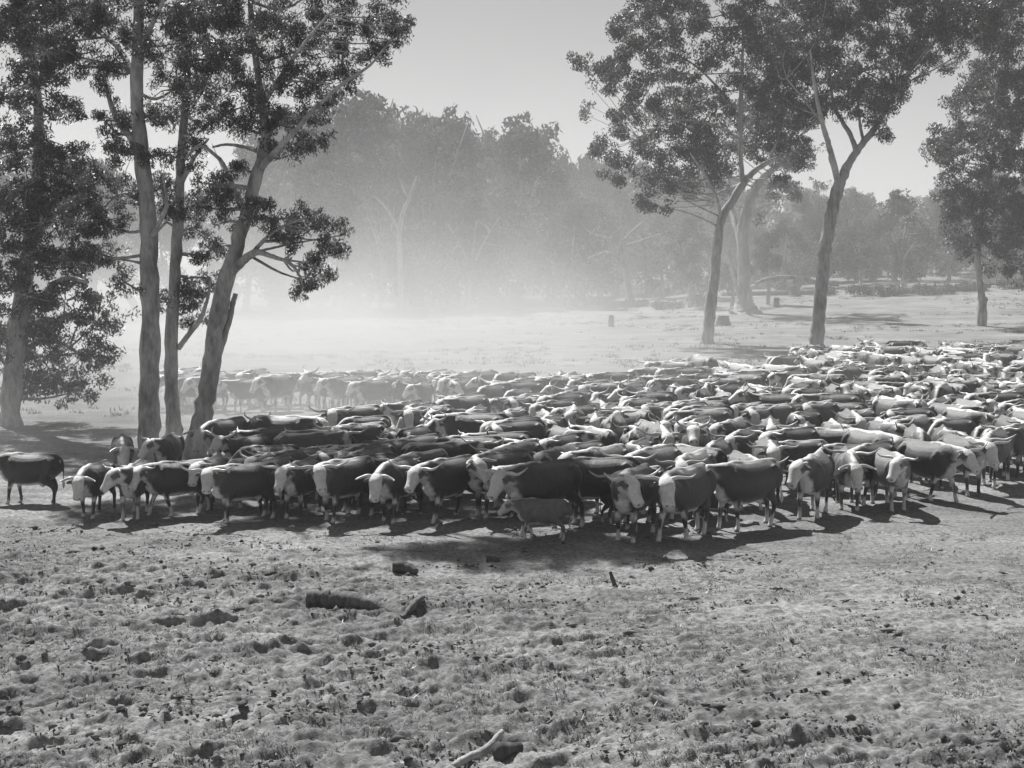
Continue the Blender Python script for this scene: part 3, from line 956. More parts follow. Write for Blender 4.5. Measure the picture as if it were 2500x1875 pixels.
# --- the gums beyond the herd at the right
Y5 = 101.0
b = base_of(Y5, 1530)
build_tree('gum_tree', 'slender gum with bent elbow trunk, left of the two gums beyond the herd', 'tree', b,
           [Lm(Y5, [(1527, 742, 34), (1530, 722, 27), (1536, 660, 25), (1543, 600, 23), (1549, 540, 22), (1556, 478, 21), (1578, 440, 19), (1598, 408, 18), (1612, 388, 17), (1634, 366, 14), (1660, 350, 11), (1690, 338, 7)]),
            Lm(Y5, [(1604, 398, 12), (1601, 350, 11), (1599, 290, 10), (1600, 210, 9), (1604, 120, 7), (1606, 20, 5), (1606, -60, 3)]),
            Lm(Y5, [(1600, 400, 8), (1575, 408, 7, 1), (1550, 418, 6, 2), (1538, 432, 4, 2.5), (1534, 450, 3, 3)]),
            Lm(Y5, [(1556, 480, 9), (1552, 440, 7, -1), (1530, 390, 6, -2), (1490, 330, 4, -3)]),
            Lm(Y5, [(1600, 260, 7), (1560, 200, 6, 2), (1500, 140, 5, 4), (1440, 110, 4, 5)]),
            Lm(Y5, [(1600, 300, 6), (1540, 270, 5, -2), (1460, 260, 4, -3), (1380, 300, 3, -4)]),
            Lm(Y5, [(1606, 100, 6), (1660, 40, 5, 1), (1720, -20, 4, 2)]),
            Lm(Y5, [(1660, 350, 7), (1680, 300, 5, 1), (1700, 250, 4, 2)])],
           Bl(Y5, [(1256, 130, 20), (1285, 150, 24), (1320, 175, 28), (1275, 185, 12), (1350, 150, 34), (1390, 190, 34), (1360, 110, 34), (1345, 60, 30), (1400, 60, 40), (1440, 20, 45), (1450, 100, 40), (1500, 60, 45), (1560, 20, 50), (1560, 110, 42), (1400, -20, 45), (1480, -50, 60), (1570, -70, 60),
                   (1430, 160, 38), (1480, 190, 42), (1530, 230, 42), (1420, 240, 34), (1370, 250, 30), (1340, 250, 24), (1380, 300, 30), (1330, 290, 24), (1300, 320, 16), (1290, 330, 10), (1420, 310, 34), (1470, 270, 38), (1540, 300, 36), (1490, 330, 34), (1440, 370, 32), (1400, 370, 26), (1350, 350, 26), (1320, 375, 20), (1340, 395, 12),
                   (1490, 390, 30), (1455, 420, 20), (1400, 425, 16), (1385, 440, 12), (1425, 445, 14), (1530, 370, 28), (1570, 340, 26), (1580, 180, 36), (1640, 120, 44), (1650, 200, 40), (1640, 270, 38), (1680, 230, 34), (1680, 300, 34), (1720, 330, 28), (1650, 320, 30), (1700, 170, 44), (1640, 40, 50), (1700, 90, 40), (1690, 380, 14), (1640, -60, 60)], 4.5, 21),
           .28, .085, .62, .95, M_bark_pale, M_leaf, 21, crown_r=1.5)
Y7 = 96.0
b = base_of(Y7, 1765)
build_tree('gum_tree', 'dark forked gum with spreading crown standing behind the right of the herd', 'tree', b,
           [Lm(Y7, [(1762, 752, 40), (1765, 725, 33), (1771, 660, 31), (1776, 600, 31), (1783, 540, 30), (1792, 480, 29), (1803, 430, 29), (1818, 385, 26), (1836, 350, 19), (1862, 312, 16), (1888, 280, 14), (1915, 235, 11), (1935, 190, 7)]),
            Lm(Y7, [(1812, 395, 17), (1800, 350, 15, -1), (1788, 305, 13, -2), (1776, 265, 11, -3), (1762, 200, 8, -4), (1750, 110, 5, -5)]),
            Lm(Y7, [(1852, 330, 12), (1836, 290, 11, 1), (1815, 255, 9, 2), (1800, 220, 7, 3), (1790, 150, 5, 4)]),
            Lm(Y7, [(1866, 306, 8), (1858, 270, 7, 1), (1855, 235, 6, 1.5), (1850, 160, 4, 2)]),
            Lm(Y7, [(1880, 290, 7), (1905, 292, 4, -1), (1922, 280, 3, -2)]),
            Lm(Y7, [(1776, 265, 6), (1740, 220, 5, -1), (1700, 170, 4, -2)]),
            Lm(Y7, [(1925, 210, 6), (1970, 150, 5, 1), (2010, 90, 4, 2)])],
           Bl(Y7, [(1700, 270, 26), (1730, 240, 34), (1760, 220, 34), (1720, 300, 20), (1790, 200, 38), (1830, 210, 36), (1870, 210, 36), (1910, 200, 34), (1940, 185, 30), (1965, 165, 24), (1850, 150, 45), (1780, 130, 45), (1720, 150, 45), (1920, 120, 45), (1980, 90, 50), (1860, 70, 50), (1790, 50, 55), (1720, 50, 50),
                   (1900, 20, 60), (1980, 10, 60), (1830, -20, 60), (1740, -40, 60), (2040, 60, 50), (2080, 0, 60), (2030, -60, 70), (1920, -80, 70), (1915, 285, 16), (1895, 262, 18), (1690, 210, 30), (1670, 100, 40), (2100, 90, 40), (2020, 130, 30), (1800, -110, 70), (1760, 250, 20), (1900, 235, 22), (2150, 40, 50), (2190, -20, 60), (2130, -60, 60)], 4.5, 23),  # last clumps added to darken the upper right corner
           .26, .08, .60, 1.0, M_bark_pale, M_leaf, 23, crown_r=1.5)
# tree right edge
Y8 = 118.0
b = base_of(Y8, 2118)
build_tree('gum_tree', 'dark broad gum at the right edge beyond the herd', 'tree', b,
           [Lm(Y8, [(2122, 655, 22), (2118, 625, 16), (2112, 560, 14), (2118, 480, 13), (2135, 400, 11), (2150, 300, 8), (2150, 200, 5)]),
            Lm(Y8, [(2114, 500, 9), (2090, 440, 7, 1), (2060, 380, 5, 2)]),
            Lm(Y8, [(2122, 460, 9), (2160, 400, 7, -1), (2200, 350, 5, -2)])],
           Bl(Y8, [(2030, 310, 24), (2060, 290, 34), (2020, 340, 20), (2060, 350, 34), (2110, 320, 40), (2100, 250, 40), (2150, 270, 45), (2200, 300, 45), (2150, 350, 45), (2080, 410, 38), (2130, 420, 40), (2190, 410, 45), (2060, 460, 32), (2110, 480, 38), (2170, 490, 42), (2215, 470, 40), (2080, 520, 30), (2140, 545, 34), (2200, 550, 38),
                   (2140, 190, 40), (2200, 210, 50), (2200, 130, 50), (2150, 130, 30), (2110, 190, 30), (2180, 70, 50), (2120, 60, 34), (2210, 0, 50), (2080, 220, 26), (2250, 380, 50), (2250, 250, 60), (2230, 600, 30)], 5, 25),  # high clumps extend the crown to keep the right corner dark
           .34, .10, .68, 1.0, M_bark, M_leaf, 25, crown_r=1.5)
# the big pale gum between them, farther away
Y6 = 138.0
b = base_of(Y6, 1608)
build_tree('gum_tree', 'big white-trunked gum with flared base standing between the two nearer gums', 'tree', b,
           [Lm(Y6, [(1608, 676, 74), (1608, 660, 50), (1608, 640, 36), (1607, 600, 30), (1605, 540, 29), (1606, 490, 27), (1618, 440, 23), (1636, 400, 19), (1662, 372, 16), (1690, 350, 11), (1710, 320, 7)]),
            Lm(Y6, [(1606, 560, 14), (1592, 500, 13, 2), (1580, 450, 11, 4), (1574, 380, 8, 5), (1560, 300, 5, 6)]),
            Lm(Y6, [(1618, 478, 9), (1632, 456, 8, -1), (1650, 444, 6, -2), (1676, 438, 4, -3)]),
            Lm(Y6, [(1600, 650, 7), (1585, 600, 9, -2), (1578, 560, 10, -3), (1574, 540, 6, -3)])],
           Bl(Y6, [(1660, 400, 22), (1690, 400, 26), (1665, 440, 16), (1640, 470, 12), (1700, 350, 36), (1740, 330, 34), (1660, 330, 34), (1620, 300, 40), (1560, 300, 40), (1580, 240, 40), (1640, 240, 44), (1520, 340, 34), (1270, 250, 14), (1265, 225, 10), (1690, 270, 40), (1725, 420, 12), (1540, 420, 24), (1500, 300, 34)], 5, 27),
           .42, .14, .7, .8, M_bark_far, M_leaf_far, 27)

# --- far trees
def far_variant(seed, h, wd, nb, low=.25, dead=False):
    """unit builder: returns limbs, blobs at origin"""
    r = np.random.RandomState(seed)
    limbs = []
    lean = r.normal() * .08 * h
    fork = h * r.uniform(.28, .42)
    tr = h * .018 + .08
    limbs.append([(0, 0, -.3, tr * 1.5), (0, 0, .5, tr * 1.1), (lean * .3, 0, fork * .6, tr * .9), (lean * .6, 0, fork, tr * .8)])
    tips = []
    for k in range(r.randint(3, 6)):
        a = r.uniform(0, 6.28); out = wd * r.uniform(.25, .8)
        top = h * r.uniform(.65, .97)
        p0 = (lean * .6, 0, fork * r.uniform(.8, 1.0))
        p1 = (lean + math.cos(a) * out * .45, math.sin(a) * out * .45, (fork + top) * .5)
        p2 = (lean + math.cos(a) * out, math.sin(a) * out, top)
        limbs.append([p0 + (tr * .55,), p1 + (tr * .35,), p2 + (tr * .10,)])
        tips.append(p2); tips.append(p1)
    blobs = []
    for k in range(nb):
        a = r.uniform(0, 6.28); zz = r.uniform(low, 1.0)
        prof = math.sin(min(1, (zz - low) / (1 - low) * .85 + .18) * math.pi) ** .6
        rad = wd * prof * math.sqrt(r.rand())
        blobs.append((lean + math.cos(a) * rad, math.sin(a) * rad, h * (zz * .93), wd * r.uniform(.16, .30)))
    return limbs, blobs


FARV = []
for k, (h, wd, nb, low) in enumerate([(16, 5.5, 34, .22), (19, 6.5, 40, .18), (13, 5.0, 28, .15), (17, 4.6, 30, .3), (10, 4.6, 24, .1), (21, 7.0, 44, .3)]):
    limbs, blobs = far_variant(100 + k, h, wd, nb, low)
    r_ = build_tree('gum_tree', 'x', 'tree', (0, 0, 0), limbs, blobs, .62, .24, .95, .85, M_bark_far, M_leaf_far, 200 + k, crown_r=1.2)
    FARV.append((r_, h))
    r_.location = (0, -500, 0)


def copy_tree(o):
    c = o.copy(); col.objects.link(c)
    for ch in list(o.children):
        d = ch.copy(); col.objects.link(d); d.parent = c
    return c


used = set()
FAR = [  # photo x of trunk, distance, photo y of the crown's top, variant, label
    (600, 196, 250, 5), (690, 188, 215, 1), (770, 176, 190, 5), (850, 200, 215, 0), (905, 182, 245, 1), (985, 192, 232, 5), (1060, 184, 238, 1), (1120, 202, 262, 0),
    (1190, 186, 292, 3), (1255, 198, 318, 1), (1330, 190, 330, 0), (1400, 206, 345, 2), (1470, 192, 352, 1), (1545, 208, 352, 0),
    (640, 165, 330, 2), (735, 160, 400, 4), (820, 158, 395, 2), (945, 164, 370, 0), (1010, 158, 430, 4), (1105, 164, 400, 2), (1230, 160, 440, 4), (1300, 168, 420, 2), (1430, 172, 470, 4), (1500, 165, 455, 2),
    (1660, 196, 380, 2), (1735, 188, 372, 0), (1790, 200, 396, 1), (1850, 186, 405, 2), (1900, 202, 408, 0), (1952, 168, 416, 4), (2010, 196, 402, 2), (2060, 188, 390, 0), (2150, 196, 380, 1), (2210, 186, 370, 0),
    (1690, 170, 480, 4), (1770, 172, 470, 2), (1860, 176, 478, 4), (2050, 178, 470, 4), (2180, 172, 460, 2),
    (30, 150, 330, 1), (110, 165, 300, 0), (200, 150, 340, 5), (290, 170, 330, 1), (380, 158, 360, 0), (460, 175, 300, 1), (530, 160, 380, 2), (-40, 160, 300, 5), (2270, 190, 360, 1),
]
_sk = [(300, 330), (560, 300), (700, 240), (800, 205), (900, 225), (1080, 250), (1150, 295), (1300, 335), (1500, 355), (1700, 368), (1850, 405), (2000, 402), (2100, 350), (2300, 330)]
_r3 = random.Random(3)
for dx in range(590, 2260, 46):
    top = float(np.interp(dx, [q[0] for q in _sk], [q[1] for q in _sk]))
    FAR.append((dx + _r3.uniform(-14, 14), _r3.uniform(212, 245), top + _r3.uniform(10, 55), _r3.choice([0, 1, 2, 3, 5])))
for dx in range(1640, 2240, 60):
    FAR.append((dx + _r3.uniform(-14, 14), _r3.uniform(176, 205), _r3.uniform(440, 500), _r3.choice([2, 4])))
lmk = [(150, 'at the far left behind the edge gum'), (330, 'behind the leftmost trunks'), (560, 'behind the leaning gum'), (790, 'above the bright hazy paddock at left'), (960, 'beside the dead forked tree'), (1180, 'in the middle of the far treeline'),
       (1400, 'behind the curved white tree'), (1600, 'behind the bent-elbow gum'), (1800, 'seen between the two right gums'), (1990, 'right of the dark forked gum'), (2400, 'behind the right-edge gum')]
cnt = {}
for dx, Y, ty, vi in FAR:
    src, h = FARV[vi]
    p = P(dx, 600, Y); gz = float(macro(p.x, Y)); top = P(dx, ty, Y).z
    s = (top - gz) / h
    o = src if vi not in used else copy_tree(src)
    used.add(vi)
    o.location = (p.x, Y, gz)
    o.scale = (max(s, .8) * random.uniform(.92, 1.1), max(s, .8) * random.uniform(.92, 1.1), s)
    o.rotation_euler = (0, 0, random.uniform(0, 6.28))
    where = next(t_ for lim, t_ in lmk if dx < lim)
    size = 'tall' if (ty < 300) else 'medium' if ty < 400 else 'low'
    key = f"{size} hazy gum {where}" if Y > 170 else f"{size} hazy gum {where}, nearer row"
    cnt.setdefault(key, []).append((dx, o))
    o['group'] = 'hazy gums of the far treeline'
for key, L in cnt.items():
    L.sort(key=lambda q: q[0])
    for i, (dx, o) in enumerate(L):
        o['label'] = key if len(L) == 1 else f"{['left', 'right'][i] if len(L) == 2 else ['first', 'second', 'third', 'fourth', 'fifth', 'sixth', 'seventh', 'eighth', 'ninth', 'tenth', 'eleventh', 'twelfth'][i]} {key}"


# pale bare trees standing in front of the far treeline
def bare_tree(label, Y, bx, limbs, seed, bark=None):
    b_ = base_of(Y, bx)
    root = bpy.data.objects.new('dead_tree', None); col.objects.link(root); root.location = b_
    tag(root, label, 'tree')
    tr = Acc()
    for k, L in enumerate(limbs):
        L = [(q[0] - b_[0], q[1] - b_[1], q[2] - b_[2], q[3]) for q in L]
        pts = smooth_line(L, n=5)
        me_t = tube([q[:3] for q in pts], [max(q[3], .02) for q in pts], 8, .06, seed + k)
        if k == 0:
            a = Acc(); a.add(*me_t); link('trunk', a.mesh('trunk', bark or M_dead, True), root)
        else:
            a = Acc(); a.add(*me_t); link('branch', a.mesh('branch', bark or M_dead, True), root)
    return root


Yd = 150.0
bare_tree('tall pale forked tree standing in the dusty haze left of the treeline centre', Yd, 866,
          [Lm(Yd, [(868, 668, 16), (866, 640, 13), (864, 560, 12), (863, 500, 12), (872, 455, 10), (884, 430, 8), (892, 405, 6), (900, 380, 3)]),
           Lm(Yd, [(864, 505, 9), (852, 480, 8), (838, 455, 7), (822, 436, 6), (806, 424, 3)]),
           Lm(Yd, [(884, 432, 5), (872, 410, 4), (864, 388, 3)])], 61)
Yc = 142.0
bare_tree('curved white tree with spreading bare boughs at centre of the far treeline', Yc, 1358,
          [Lm(Yc, [(1364, 652, 18), (1358, 625, 15), (1352, 590, 13), (1343, 560, 12), (1338, 540, 11), (1352, 515, 8), (1378, 490, 6), (1400, 470, 3)]),
           Lm(Yc, [(1345, 572, 9), (1330, 555, 8), (1310, 546, 7), (1290, 550, 5), (1268, 560, 3)]),
           Lm(Yc, [(1340, 545, 8), (1325, 522, 7), (1303, 512, 6), (1280, 506, 4), (1262, 492, 3)]),
           Lm(Yc, [(1350, 530, 6), (1372, 525, 6), (1400, 515, 5), (1430, 505, 3)]),
           Lm(Yc, [(1338, 540, 6), (1345, 500, 5), (1340, 470, 4), (1350, 440, 3)])], 62)
bare_tree('thin pale bare stem beside the straight haze-covered trees', 168.0, 1195,
          [Lm(168, [(1198, 655, 9), (1195, 600, 8), (1190, 550, 7), (1184, 505, 5), (1180, 470, 3)]), Lm(168, [(1192, 560, 5), (1204, 530, 4), (1212, 505, 2)])], 63)
bare_tree('low bare spreading tree on the rise right of the dark gum', 160.0, 1955,
          [Lm(160, [(1958, 604, 13), (1953, 580, 10), (1946, 560, 9), (1935, 535, 6), (1920, 515, 3)]), Lm(160, [(1949, 570, 7), (1962, 545, 6), (1980, 525, 4), (1990, 510, 2)]), Lm(160, [(1946, 560, 6), (1950, 530, 5), (1955, 505, 3)])], 64, mat_bark('dark_bark', .08, .16))


def thin_tree(label, dx, ybase, ytop, Y, seed):
    b_ = base_of(Y, dx)
    h = P(dx, ytop, Y).z - b_[2]
    rr = np.random.RandomState(seed)
    limbs = [[(b_[0], b_[1], b_[2] - .2, .22), (b_[0] + .1, b_[1], b_[2] + h * .4, .16), (b_[0] - .1, b_[1], b_[2] + h * .75, .09)]]
    bl = [(b_[0] + rr.normal() * .9, b_[1] + rr.normal() * .9, b_[2] + h * rr.uniform(.45, .95), .9) for _ in range(9)]
    build_tree('sapling', label, 'tree', b_, limbs, bl, .36, .13, .55, .8, M_bark_far, M_leaf_far, seed)


thin_tree('thin dark sapling between the big white gum and the dark forked gum', 1655, 620, 505, 150, 71)
thin_tree('small rounded sapling behind the elbow gum trunk', 1578, 640, 560, 146, 72)
thin_tree('small sapling left of the elbow gum trunk', 1487, 640, 520, 150, 73)

# low scrub along the foot of the treeline
rng2 = np.random.RandomState(77)
scr = []
for k, (dx, Y, wpx, hpx) in enumerate([(1440, 150, 60, 16), (1370, 158, 50, 14), (1850, 158, 50, 22), (1920, 156, 70, 24), (2010, 156, 80, 22), (2090, 158, 70, 20), (1780, 160, 40, 20), (1700, 165, 50, 22), (1500, 152, 36, 30), (2180, 160, 60, 24), (620, 172, 80, 26), (760, 172, 80, 22), (930, 170, 80, 26), (1080, 170, 80, 26), (1250, 168, 70, 24)]):
    b_ = base_of(Y, dx)
    root = bpy.data.objects.new('shrub', None); col.objects.link(root); root.location = b_
    where = next(t_ for lim, t_ in lmk if dx < lim)
    tag(root, f"low scrubby bush {where}" if k not in (3, 9) else ('longest low bush right of the dark forked gum' if k == 3 else 'low bush at the foot of the right-edge gum'), 'bush', 'low bushes at the foot of the treeline')
    wm = wpx * Y / 3040; hm = hpx * Y / 3040
    subs = [(rng2.uniform(-.5, .5) * wm, rng2.uniform(-.5, .5) * 2.0, rng2.uniform(.1, .8) * hm, .5, 20) for _ in range(int(wm * 14))]
    V_, Q_ = leaf_cloud(subs, .34, .13, rng2)
    link('foliage', mesh_np('foliage', V_, Q_, M_leaf_far), root)
    st = Acc()
    for q in range(6):
        ex = rng2.uniform(-.4, .4) * wm
        st.add(*tube([(ex * .6, 0, -.1), (ex * .8, 0, hm * .3), (ex, 0, hm * .6)], [.05, .04, .02], 5))
    link('stem', st.mesh('stem', M_bark), root)

# ------------------------------------------------------------------ logs, stumps and sticks
def log(name, label, pts, mat, seed, cat='log', n=14, noise=.10, group=None, side=None):
    c = np.mean([p[:3] for p in pts], axis=0)
    pts2 = [(p[0] - c[0], p[1] - c[1], p[2] - c[2], p[3]) for p in pts]
    L = smooth_line(pts2, n=6)
    rr = np.random.RandomState(seed)
    a = Acc(); a.add(*tube([q[:3] for q in L], [q[3] * (1 + rr.normal() * .06) for q in L], n, noise, seed))
    for sd in (side or []):
        L2 = smooth_line([(p[0] - c[0], p[1] - c[1], p[2] - c[2], p[3]) for p in sd], n=4)
        a.add(*tube([q[:3] for q in L2], [q[3] for q in L2], 8, noise, seed + 3))
    o = link(name, a.mesh(name, mat, True), None, tuple(c))
    tag(o, label, cat, group)
    return o


def G(dx, dy, up=0.0):
    p = ground(dx * 1.1302, dy * 1.1302)
    return (p.x, p.y, float(H(p.x, p.y)) + up)


M_log = mat_bark('grey_fallen_log_wood', 0.06, 0.16, 3)
p0, p1, p2, p3, p4 = G(668, 1312, .13), G(715, 1316, .12), G(760, 1318, .09), G(815, 1324, .04), G(868, 1336, -.02)
log('log', 'weathered fallen log lying on rough ground in the left foreground', [p0 + (.10,), p1 + (.155,), p2 + (.145,), p3 + (.10,), p4 + (.03,)], M_log, 5, n=9, noise=.22,
    side=[[p0 + (.06,), (p0[0] - .03, p0[1] - .05, p0[2] - .18, .03)]])
q0, q1, q2 = G(872, 1336, .0), G(892, 1324, .06), G(914, 1316, .07)
log('branch', 'short dead branch just right of the foreground log', [q0 + (.03,), q1 + (.06,), q2 + (.045,)], M_log, 6, 'branch', n=7, noise=.25)
q0, q1 = G(848, 1240, .10), G(900, 1246, .06)
log('stump', 'dark block-shaped stump in the shadow patch above the foreground log', [q0 + (.10,), ((q0[0] + q1[0]) / 2, q0[1], (q0[2] + q1[2]) / 2 + .02, .11), q1 + (.05,)], M_stump, 7, 'stump', 9)
q0 = G(1330, 1266, -.03); q1 = (q0[0] - .05, q0[1] + .02, q0[2] + .14); q2 = (q0[0] - .09, q0[1] + .02, q0[2] + .27)
log('stick', 'small dark stick standing upright alone in the open foreground', [q0 + (.05,), q1 + (.035,), q2 + (.025,)], M_stump, 8, 'stick', 8)
q0, q1, q2, q3 = G(960, 1680, .02), G(1010, 1655, .06), G(1050, 1636, .10), G(1085, 1618, .17)
log('branch', 'pale knobbly branch lying at the bottom edge of the picture', [q0 + (.03,), q1 + (.045,), q2 + (.045,), q3 + (.03,)], M_dead, 9, 'branch')
q0, q1 = G(1078, 1660, .08), G(1120, 1640, .05)
log('clod', 'dark earth clod behind the pale branch at the bottom edge', [q0 + (.10,), q1 + (.07,)], M_stump, 10, 'clod', 9)
q = G(1050, 1212, .03)
log('clod', 'small dark clod below the middle of the front row', [q + (.08,), (q[0] + .25, q[1], q[2], .05)], M_stump, 12, 'clod', 8)


def stump(dx, dy, h, r, label, seed):
    p = ground(dx * 1.1302, dy * 1.1302)
    log('stump', label, [(p.x, p.y, p.z - .1, r * 1.5), (p.x, p.y, p.z + h * .3, r), (p.x + .03, p.y, p.z + h, r * .85)], M_stump, seed, 'stump', 10)


stump(1677, 664, 1.0, .33, 'small upright stump right of the big white gum', 31)
stump(1716, 640, 1.1, .55, 'thicker dark stump nearer the dark forked gum', 32)
stump(1600, 632, .5, .5, 'low dark stump just left of the big white gum', 33)
stump(1320, 705, 1.0, .25, 'faint upright stump alone in the hazy open paddock', 34)
stump(1562, 702, .8, .6, 'short broad stump in the shade right of the elbow gum', 35)
# the arched pale log that leans out from the dark gum, and the long log on the ground
Ya = 128
log('log', 'long arched pale log between the big white gum and the dark forked gum',
    [tuple(v[:3]) + (v[3] * .9,) for v in Lm(Ya, [(1632, 612, 7), (1660, 602, 9), (1700, 598, 10), (1740, 603, 10), (1780, 612, 8), (1812, 617, 5)])], M_dead, 41, n=8)
g0, g1, g2 = G(1560, 640, .22), G(1680, 638, .25), G(1800, 636, .22)
log('log', 'long straight dark log lying on the ground behind the small stumps', [g0 + (.22,), g1 + (.26,), g2 + (.2,)], M_stump, 42, n=8)

# ------------------------------------------------------------------ dry grass tufts in the near ground
rg = np.random.RandomState(99)
N = 15000
gy = 13.2 + 14.5 * rg.rand(N) ** 1.2
gx = (rg.rand(N) - .5) * 2 * gy * .42
keep = (vnoise(gx / .8 + 3, gy / .6) + .6 * vnoise(gx / .22, gy / .2) - .10 * sstep(0, 3, gx)) > -.05
gx, gy = gx[keep], gy[keep]
gz = H(gx, gy)
nb_ = 9
bx = np.repeat(gx, nb_) + rg.normal(size=len(gx) * nb_) * .035
by = np.repeat(gy, nb_) + rg.normal(size=len(gx) * nb_) * .035
bz = np.repeat(gz, nb_) - .01
n_ = len(bx)
hh = rg.uniform(.015, .06, n_) * np.repeat(rg.uniform(.5, 1.3, len(gx)), nb_)
an = rg.rand(n_) * 6.28; wv = .006 + .006 * rg.rand(n_)
dx_ = np.cos(an) * wv; dy_ = np.sin(an) * wv
lx = rg.normal(size=n_) * hh * .7; ly = rg.normal(size=n_) * hh * .7
V = np.stack([np.stack([bx - dx_, by - dy_, bz], 1), np.stack([bx + dx_, by + dy_, bz], 1), np.stack([bx + lx, by + ly, bz + hh], 1)], 1).reshape(-1, 3)
tag(link('grass', mesh_np('grass', V, np.arange(n_ * 3).reshape(-1, 3), M_grass)), 'short dry grass growing on the trampled ground', 'grass', None, 'stuff')


# small clods and litter, coloured dark to stand in for shadow flecks
N = 16000
ly_ = 13.0 + 15.5 * rg.rand(N) ** 1.15; lx_ = (rg.rand(N) - .5) * 2 * ly_ * .42
line_ = (lx_ - 1.0) * .35 + (ly_ - 19.0) * .30
kp = (vnoise(lx_ / .9 + 33, ly_ / .7 + 5) + .5 * vnoise(lx_ / .3, ly_ / .3)) > .03 + .26 * sstep(-.5, 2.0, line_)
lx_, ly_ = lx_[kp], ly_[kp]; n_ = len(lx_)
sz = rg.uniform(.009, .025, n_) * (1 + 1.3 * (rg.rand(n_) > .93))
cz = H(lx_, ly_) + sz * .25
base8 = np.array([[1, 0, 0], [0, 1, 0], [-1, 0, 0], [0, -1, 0], [0, 0, .8], [0, 0, -.8]])
pts8 = base8[None] * rg.uniform(.6, 1.5, (n_, 6, 1)) + rg.normal(size=(n_, 6, 3)) * .12
rot = rg.rand(n_) * 6.28; cr, sr = np.cos(rot)[:, None], np.sin(rot)[:, None]
st = np.where(rg.rand(n_) > .7, 2.6, 1.2)[:, None]
px_, py_ = pts8[..., 0] * st, pts8[..., 1]
V = np.stack([lx_[:, None] + (px_ * cr - py_ * sr) * sz[:, None], ly_[:, None] + (px_ * sr + py_ * cr) * sz[:, None], cz[:, None] + pts8[..., 2] * sz[:, None]], 2).reshape(-1, 3)
f8 = np.array([[0, 1, 4], [1, 2, 4], [2, 3, 4], [3, 0, 4], [1, 0, 5], [2, 1, 5], [3, 2, 5], [0, 3, 5]])
Fc = (np.arange(n_)[:, None, None] * 6 + f8[None]).reshape(-1, 3)
tag(link('litter_flecks', mesh_np('litter_flecks', V, Fc, mat_leaf('litter_flecks', .05, .20, .0, .9, .1))), 'small dark clods and litter added as shadow flecks on the near ground', 'litter', None, 'stuff')

# tussocks on the open ground beyond the herd
N = 5200
ty = 50 + 140 * rg.rand(N); tx = (rg.rand(N) - .45) * 2 * ty * .40
kp = (vnoise(tx / 7 + 3, ty / 5) + .5 * vnoise(tx / 2.2, ty / 2)) > .02
tx, ty = tx[kp], ty[kp]
nb_ = 12
bx = np.repeat(tx, nb_) + rg.normal(size=len(tx) * nb_) * .16; by = np.repeat(ty, nb_) + rg.normal(size=len(tx) * nb_) * .16
bz = np.repeat(H(tx, ty), nb_) - .03
n_ = len(bx); hh = rg.uniform(.08, .24, n_); an = rg.rand(n_) * 6.28; wv = .03
dx_ = np.cos(an) * wv; dy_ = np.sin(an) * wv; lx = rg.normal(size=n_) * hh * .5; ly = rg.normal(size=n_) * hh * .5
V = np.stack([np.stack([bx - dx_, by - dy_, bz], 1), np.stack([bx + dx_, by + dy_, bz], 1), np.stack([bx + lx, by + ly, bz + hh], 1)], 1).reshape(-1, 3)
M_tus = mat_leaf('tussock_grass', 0.10, 0.24, 0.25, .8, .1)
tag(link('tussock_grass', mesh_np('tussock_grass', V, np.arange(n_ * 3).reshape(-1, 3), M_tus)), 'sparse dry tussocks on the open paddock beyond the herd', 'grass', None, 'stuff')


# ------------------------------------------------------------------ air
def box(name, lo, hi):
    x0, y0, z0 = lo; x1, y1, z1 = hi
    V = [(x0, y0, z0), (x1, y0, z0), (x1, y1, z0), (x0, y1, z0), (x0, y0, z1), (x1, y0, z1), (x1, y1, z1), (x0, y1, z1)]
    Fc = [(0, 3, 2, 1), (4, 5, 6, 7), (0, 1, 5, 4), (1, 2, 6, 5), (2, 3, 7, 6), (3, 0, 4, 7)]
    return mesh_np(name, V, np.array(Fc))


def vol_mat(name, dens, color=.95, aniso=.3):
    m = bpy.data.materials.new(name); m.use_nodes = True
    t = m.node_tree; t.nodes.clear()
    o = t.nodes.new('ShaderNodeOutputMaterial'); v = t.nodes.new('ShaderNodeVolumePrincipled')
    v.inputs['Color'].default_value = (color, color, color, 1)
    v.inputs['Density'].default_value = dens
    v.inputs['Anisotropy'].default_value = aniso
    t.links.new(v.outputs[0], o.inputs['Volume'])
    return m, t, v


HZ, _, _ = vol_mat('thin_haze', 0.0007, .85, .0)
me = box('haze', (-950, -130, -3), (950, 2550, 60)); me.materials.append(HZ)
tag(link('haze', me), 'thin pale haze filling the air over the paddock', 'haze', None, 'stuff')

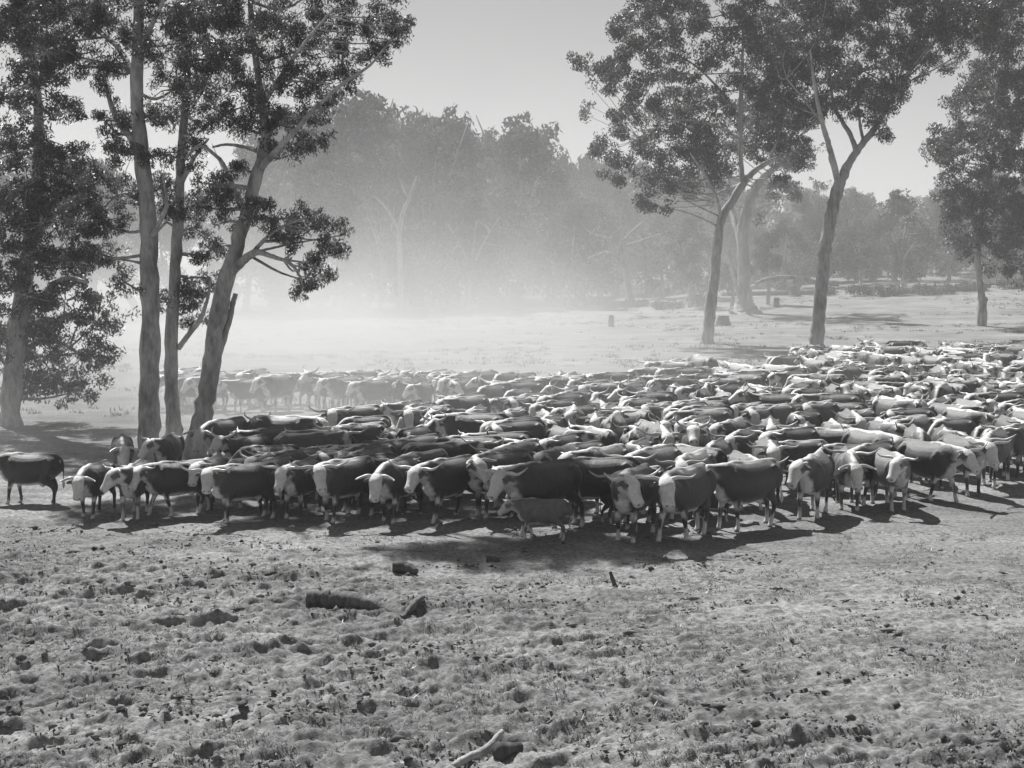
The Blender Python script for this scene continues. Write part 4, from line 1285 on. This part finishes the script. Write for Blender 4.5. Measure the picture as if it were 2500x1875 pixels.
# dust stirred up by the herd: one soft-edged cloud, thickest low over the open ground left of centre
me = box('dust_cloud', (-150, 31, -1.5), (170, 262, 34))
m = bpy.data.materials.new('dust'); m.use_nodes = True
t = m.node_tree; t.nodes.clear()
o_ = t.nodes.new('ShaderNodeOutputMaterial'); v_ = t.nodes.new('ShaderNodeVolumePrincipled')
v_.inputs['Color'].default_value = (.97, .97, .97, 1); v_.inputs['Anisotropy'].default_value = .05
t.links.new(v_.outputs[0], o_.inputs['Volume'])


def M(op, a, b=None, c=None):
    n = t.nodes.new('ShaderNodeMath'); n.operation = op
    for k, q in enumerate((a, b, c)):
        if q is None: continue
        if isinstance(q, (int, float)): n.inputs[k].default_value = q
        else: t.links.new(q, n.inputs[k])
    return n.outputs[0]


co_ = t.nodes.new('ShaderNodeTexCoord').outputs['Object']
sp = t.nodes.new('ShaderNodeSeparateXYZ'); t.links.new(co_, sp.inputs[0])
X, Y, Z = sp.outputs


def gauss(cx, cy_, sx, sy, h, amp):
    a = M('DIVIDE', M('SUBTRACT', X, cx), sx); b = M('DIVIDE', M('SUBTRACT', Y, cy_), sy)
    z_ = M('DIVIDE', M('MAXIMUM', Z, 0.0), h)
    e = M('ADD', M('ADD', M('MULTIPLY', a, a), M('MULTIPLY', b, b)), M('MULTIPLY', z_, M('ADD', z_, .4)))
    return M('MULTIPLY', M('EXPONENT', M('MULTIPLY', e, -1.0)), amp)


tot = M('ADD', M('ADD', gauss(-16, 84, 19, 26, 5.5, .042), gauss(-10, 126, 34, 32, 15, .0105)), M('ADD', gauss(-9, 47, 11, 8, 3.0, .062), gauss(3, 58, 14, 8, 2.6, .018)))
tot = M('ADD', tot, gauss(0, 215, 170, 75, 26, .0060))
n_ = t.nodes.new('ShaderNodeTexNoise'); n_.inputs['Scale'].default_value = .11; n_.inputs['Detail'].default_value = 2
t.links.new(co_, n_.inputs['Vector'])
mr = t.nodes.new('ShaderNodeMapRange'); mr.inputs[1].default_value = .35; mr.inputs[2].default_value = .65; mr.inputs[3].default_value = .45; mr.inputs[4].default_value = 1.5
t.links.new(n_.outputs[0], mr.inputs[0])
t.links.new(M('MULTIPLY', tot, mr.outputs[0]), v_.inputs['Density'])
me.materials.append(m)
tag(link('dust_cloud', me), 'pale dust raised by the herd, thickest low behind the leaning gum', 'dust', None, 'stuff')
cy.volume_step_rate = 0.5
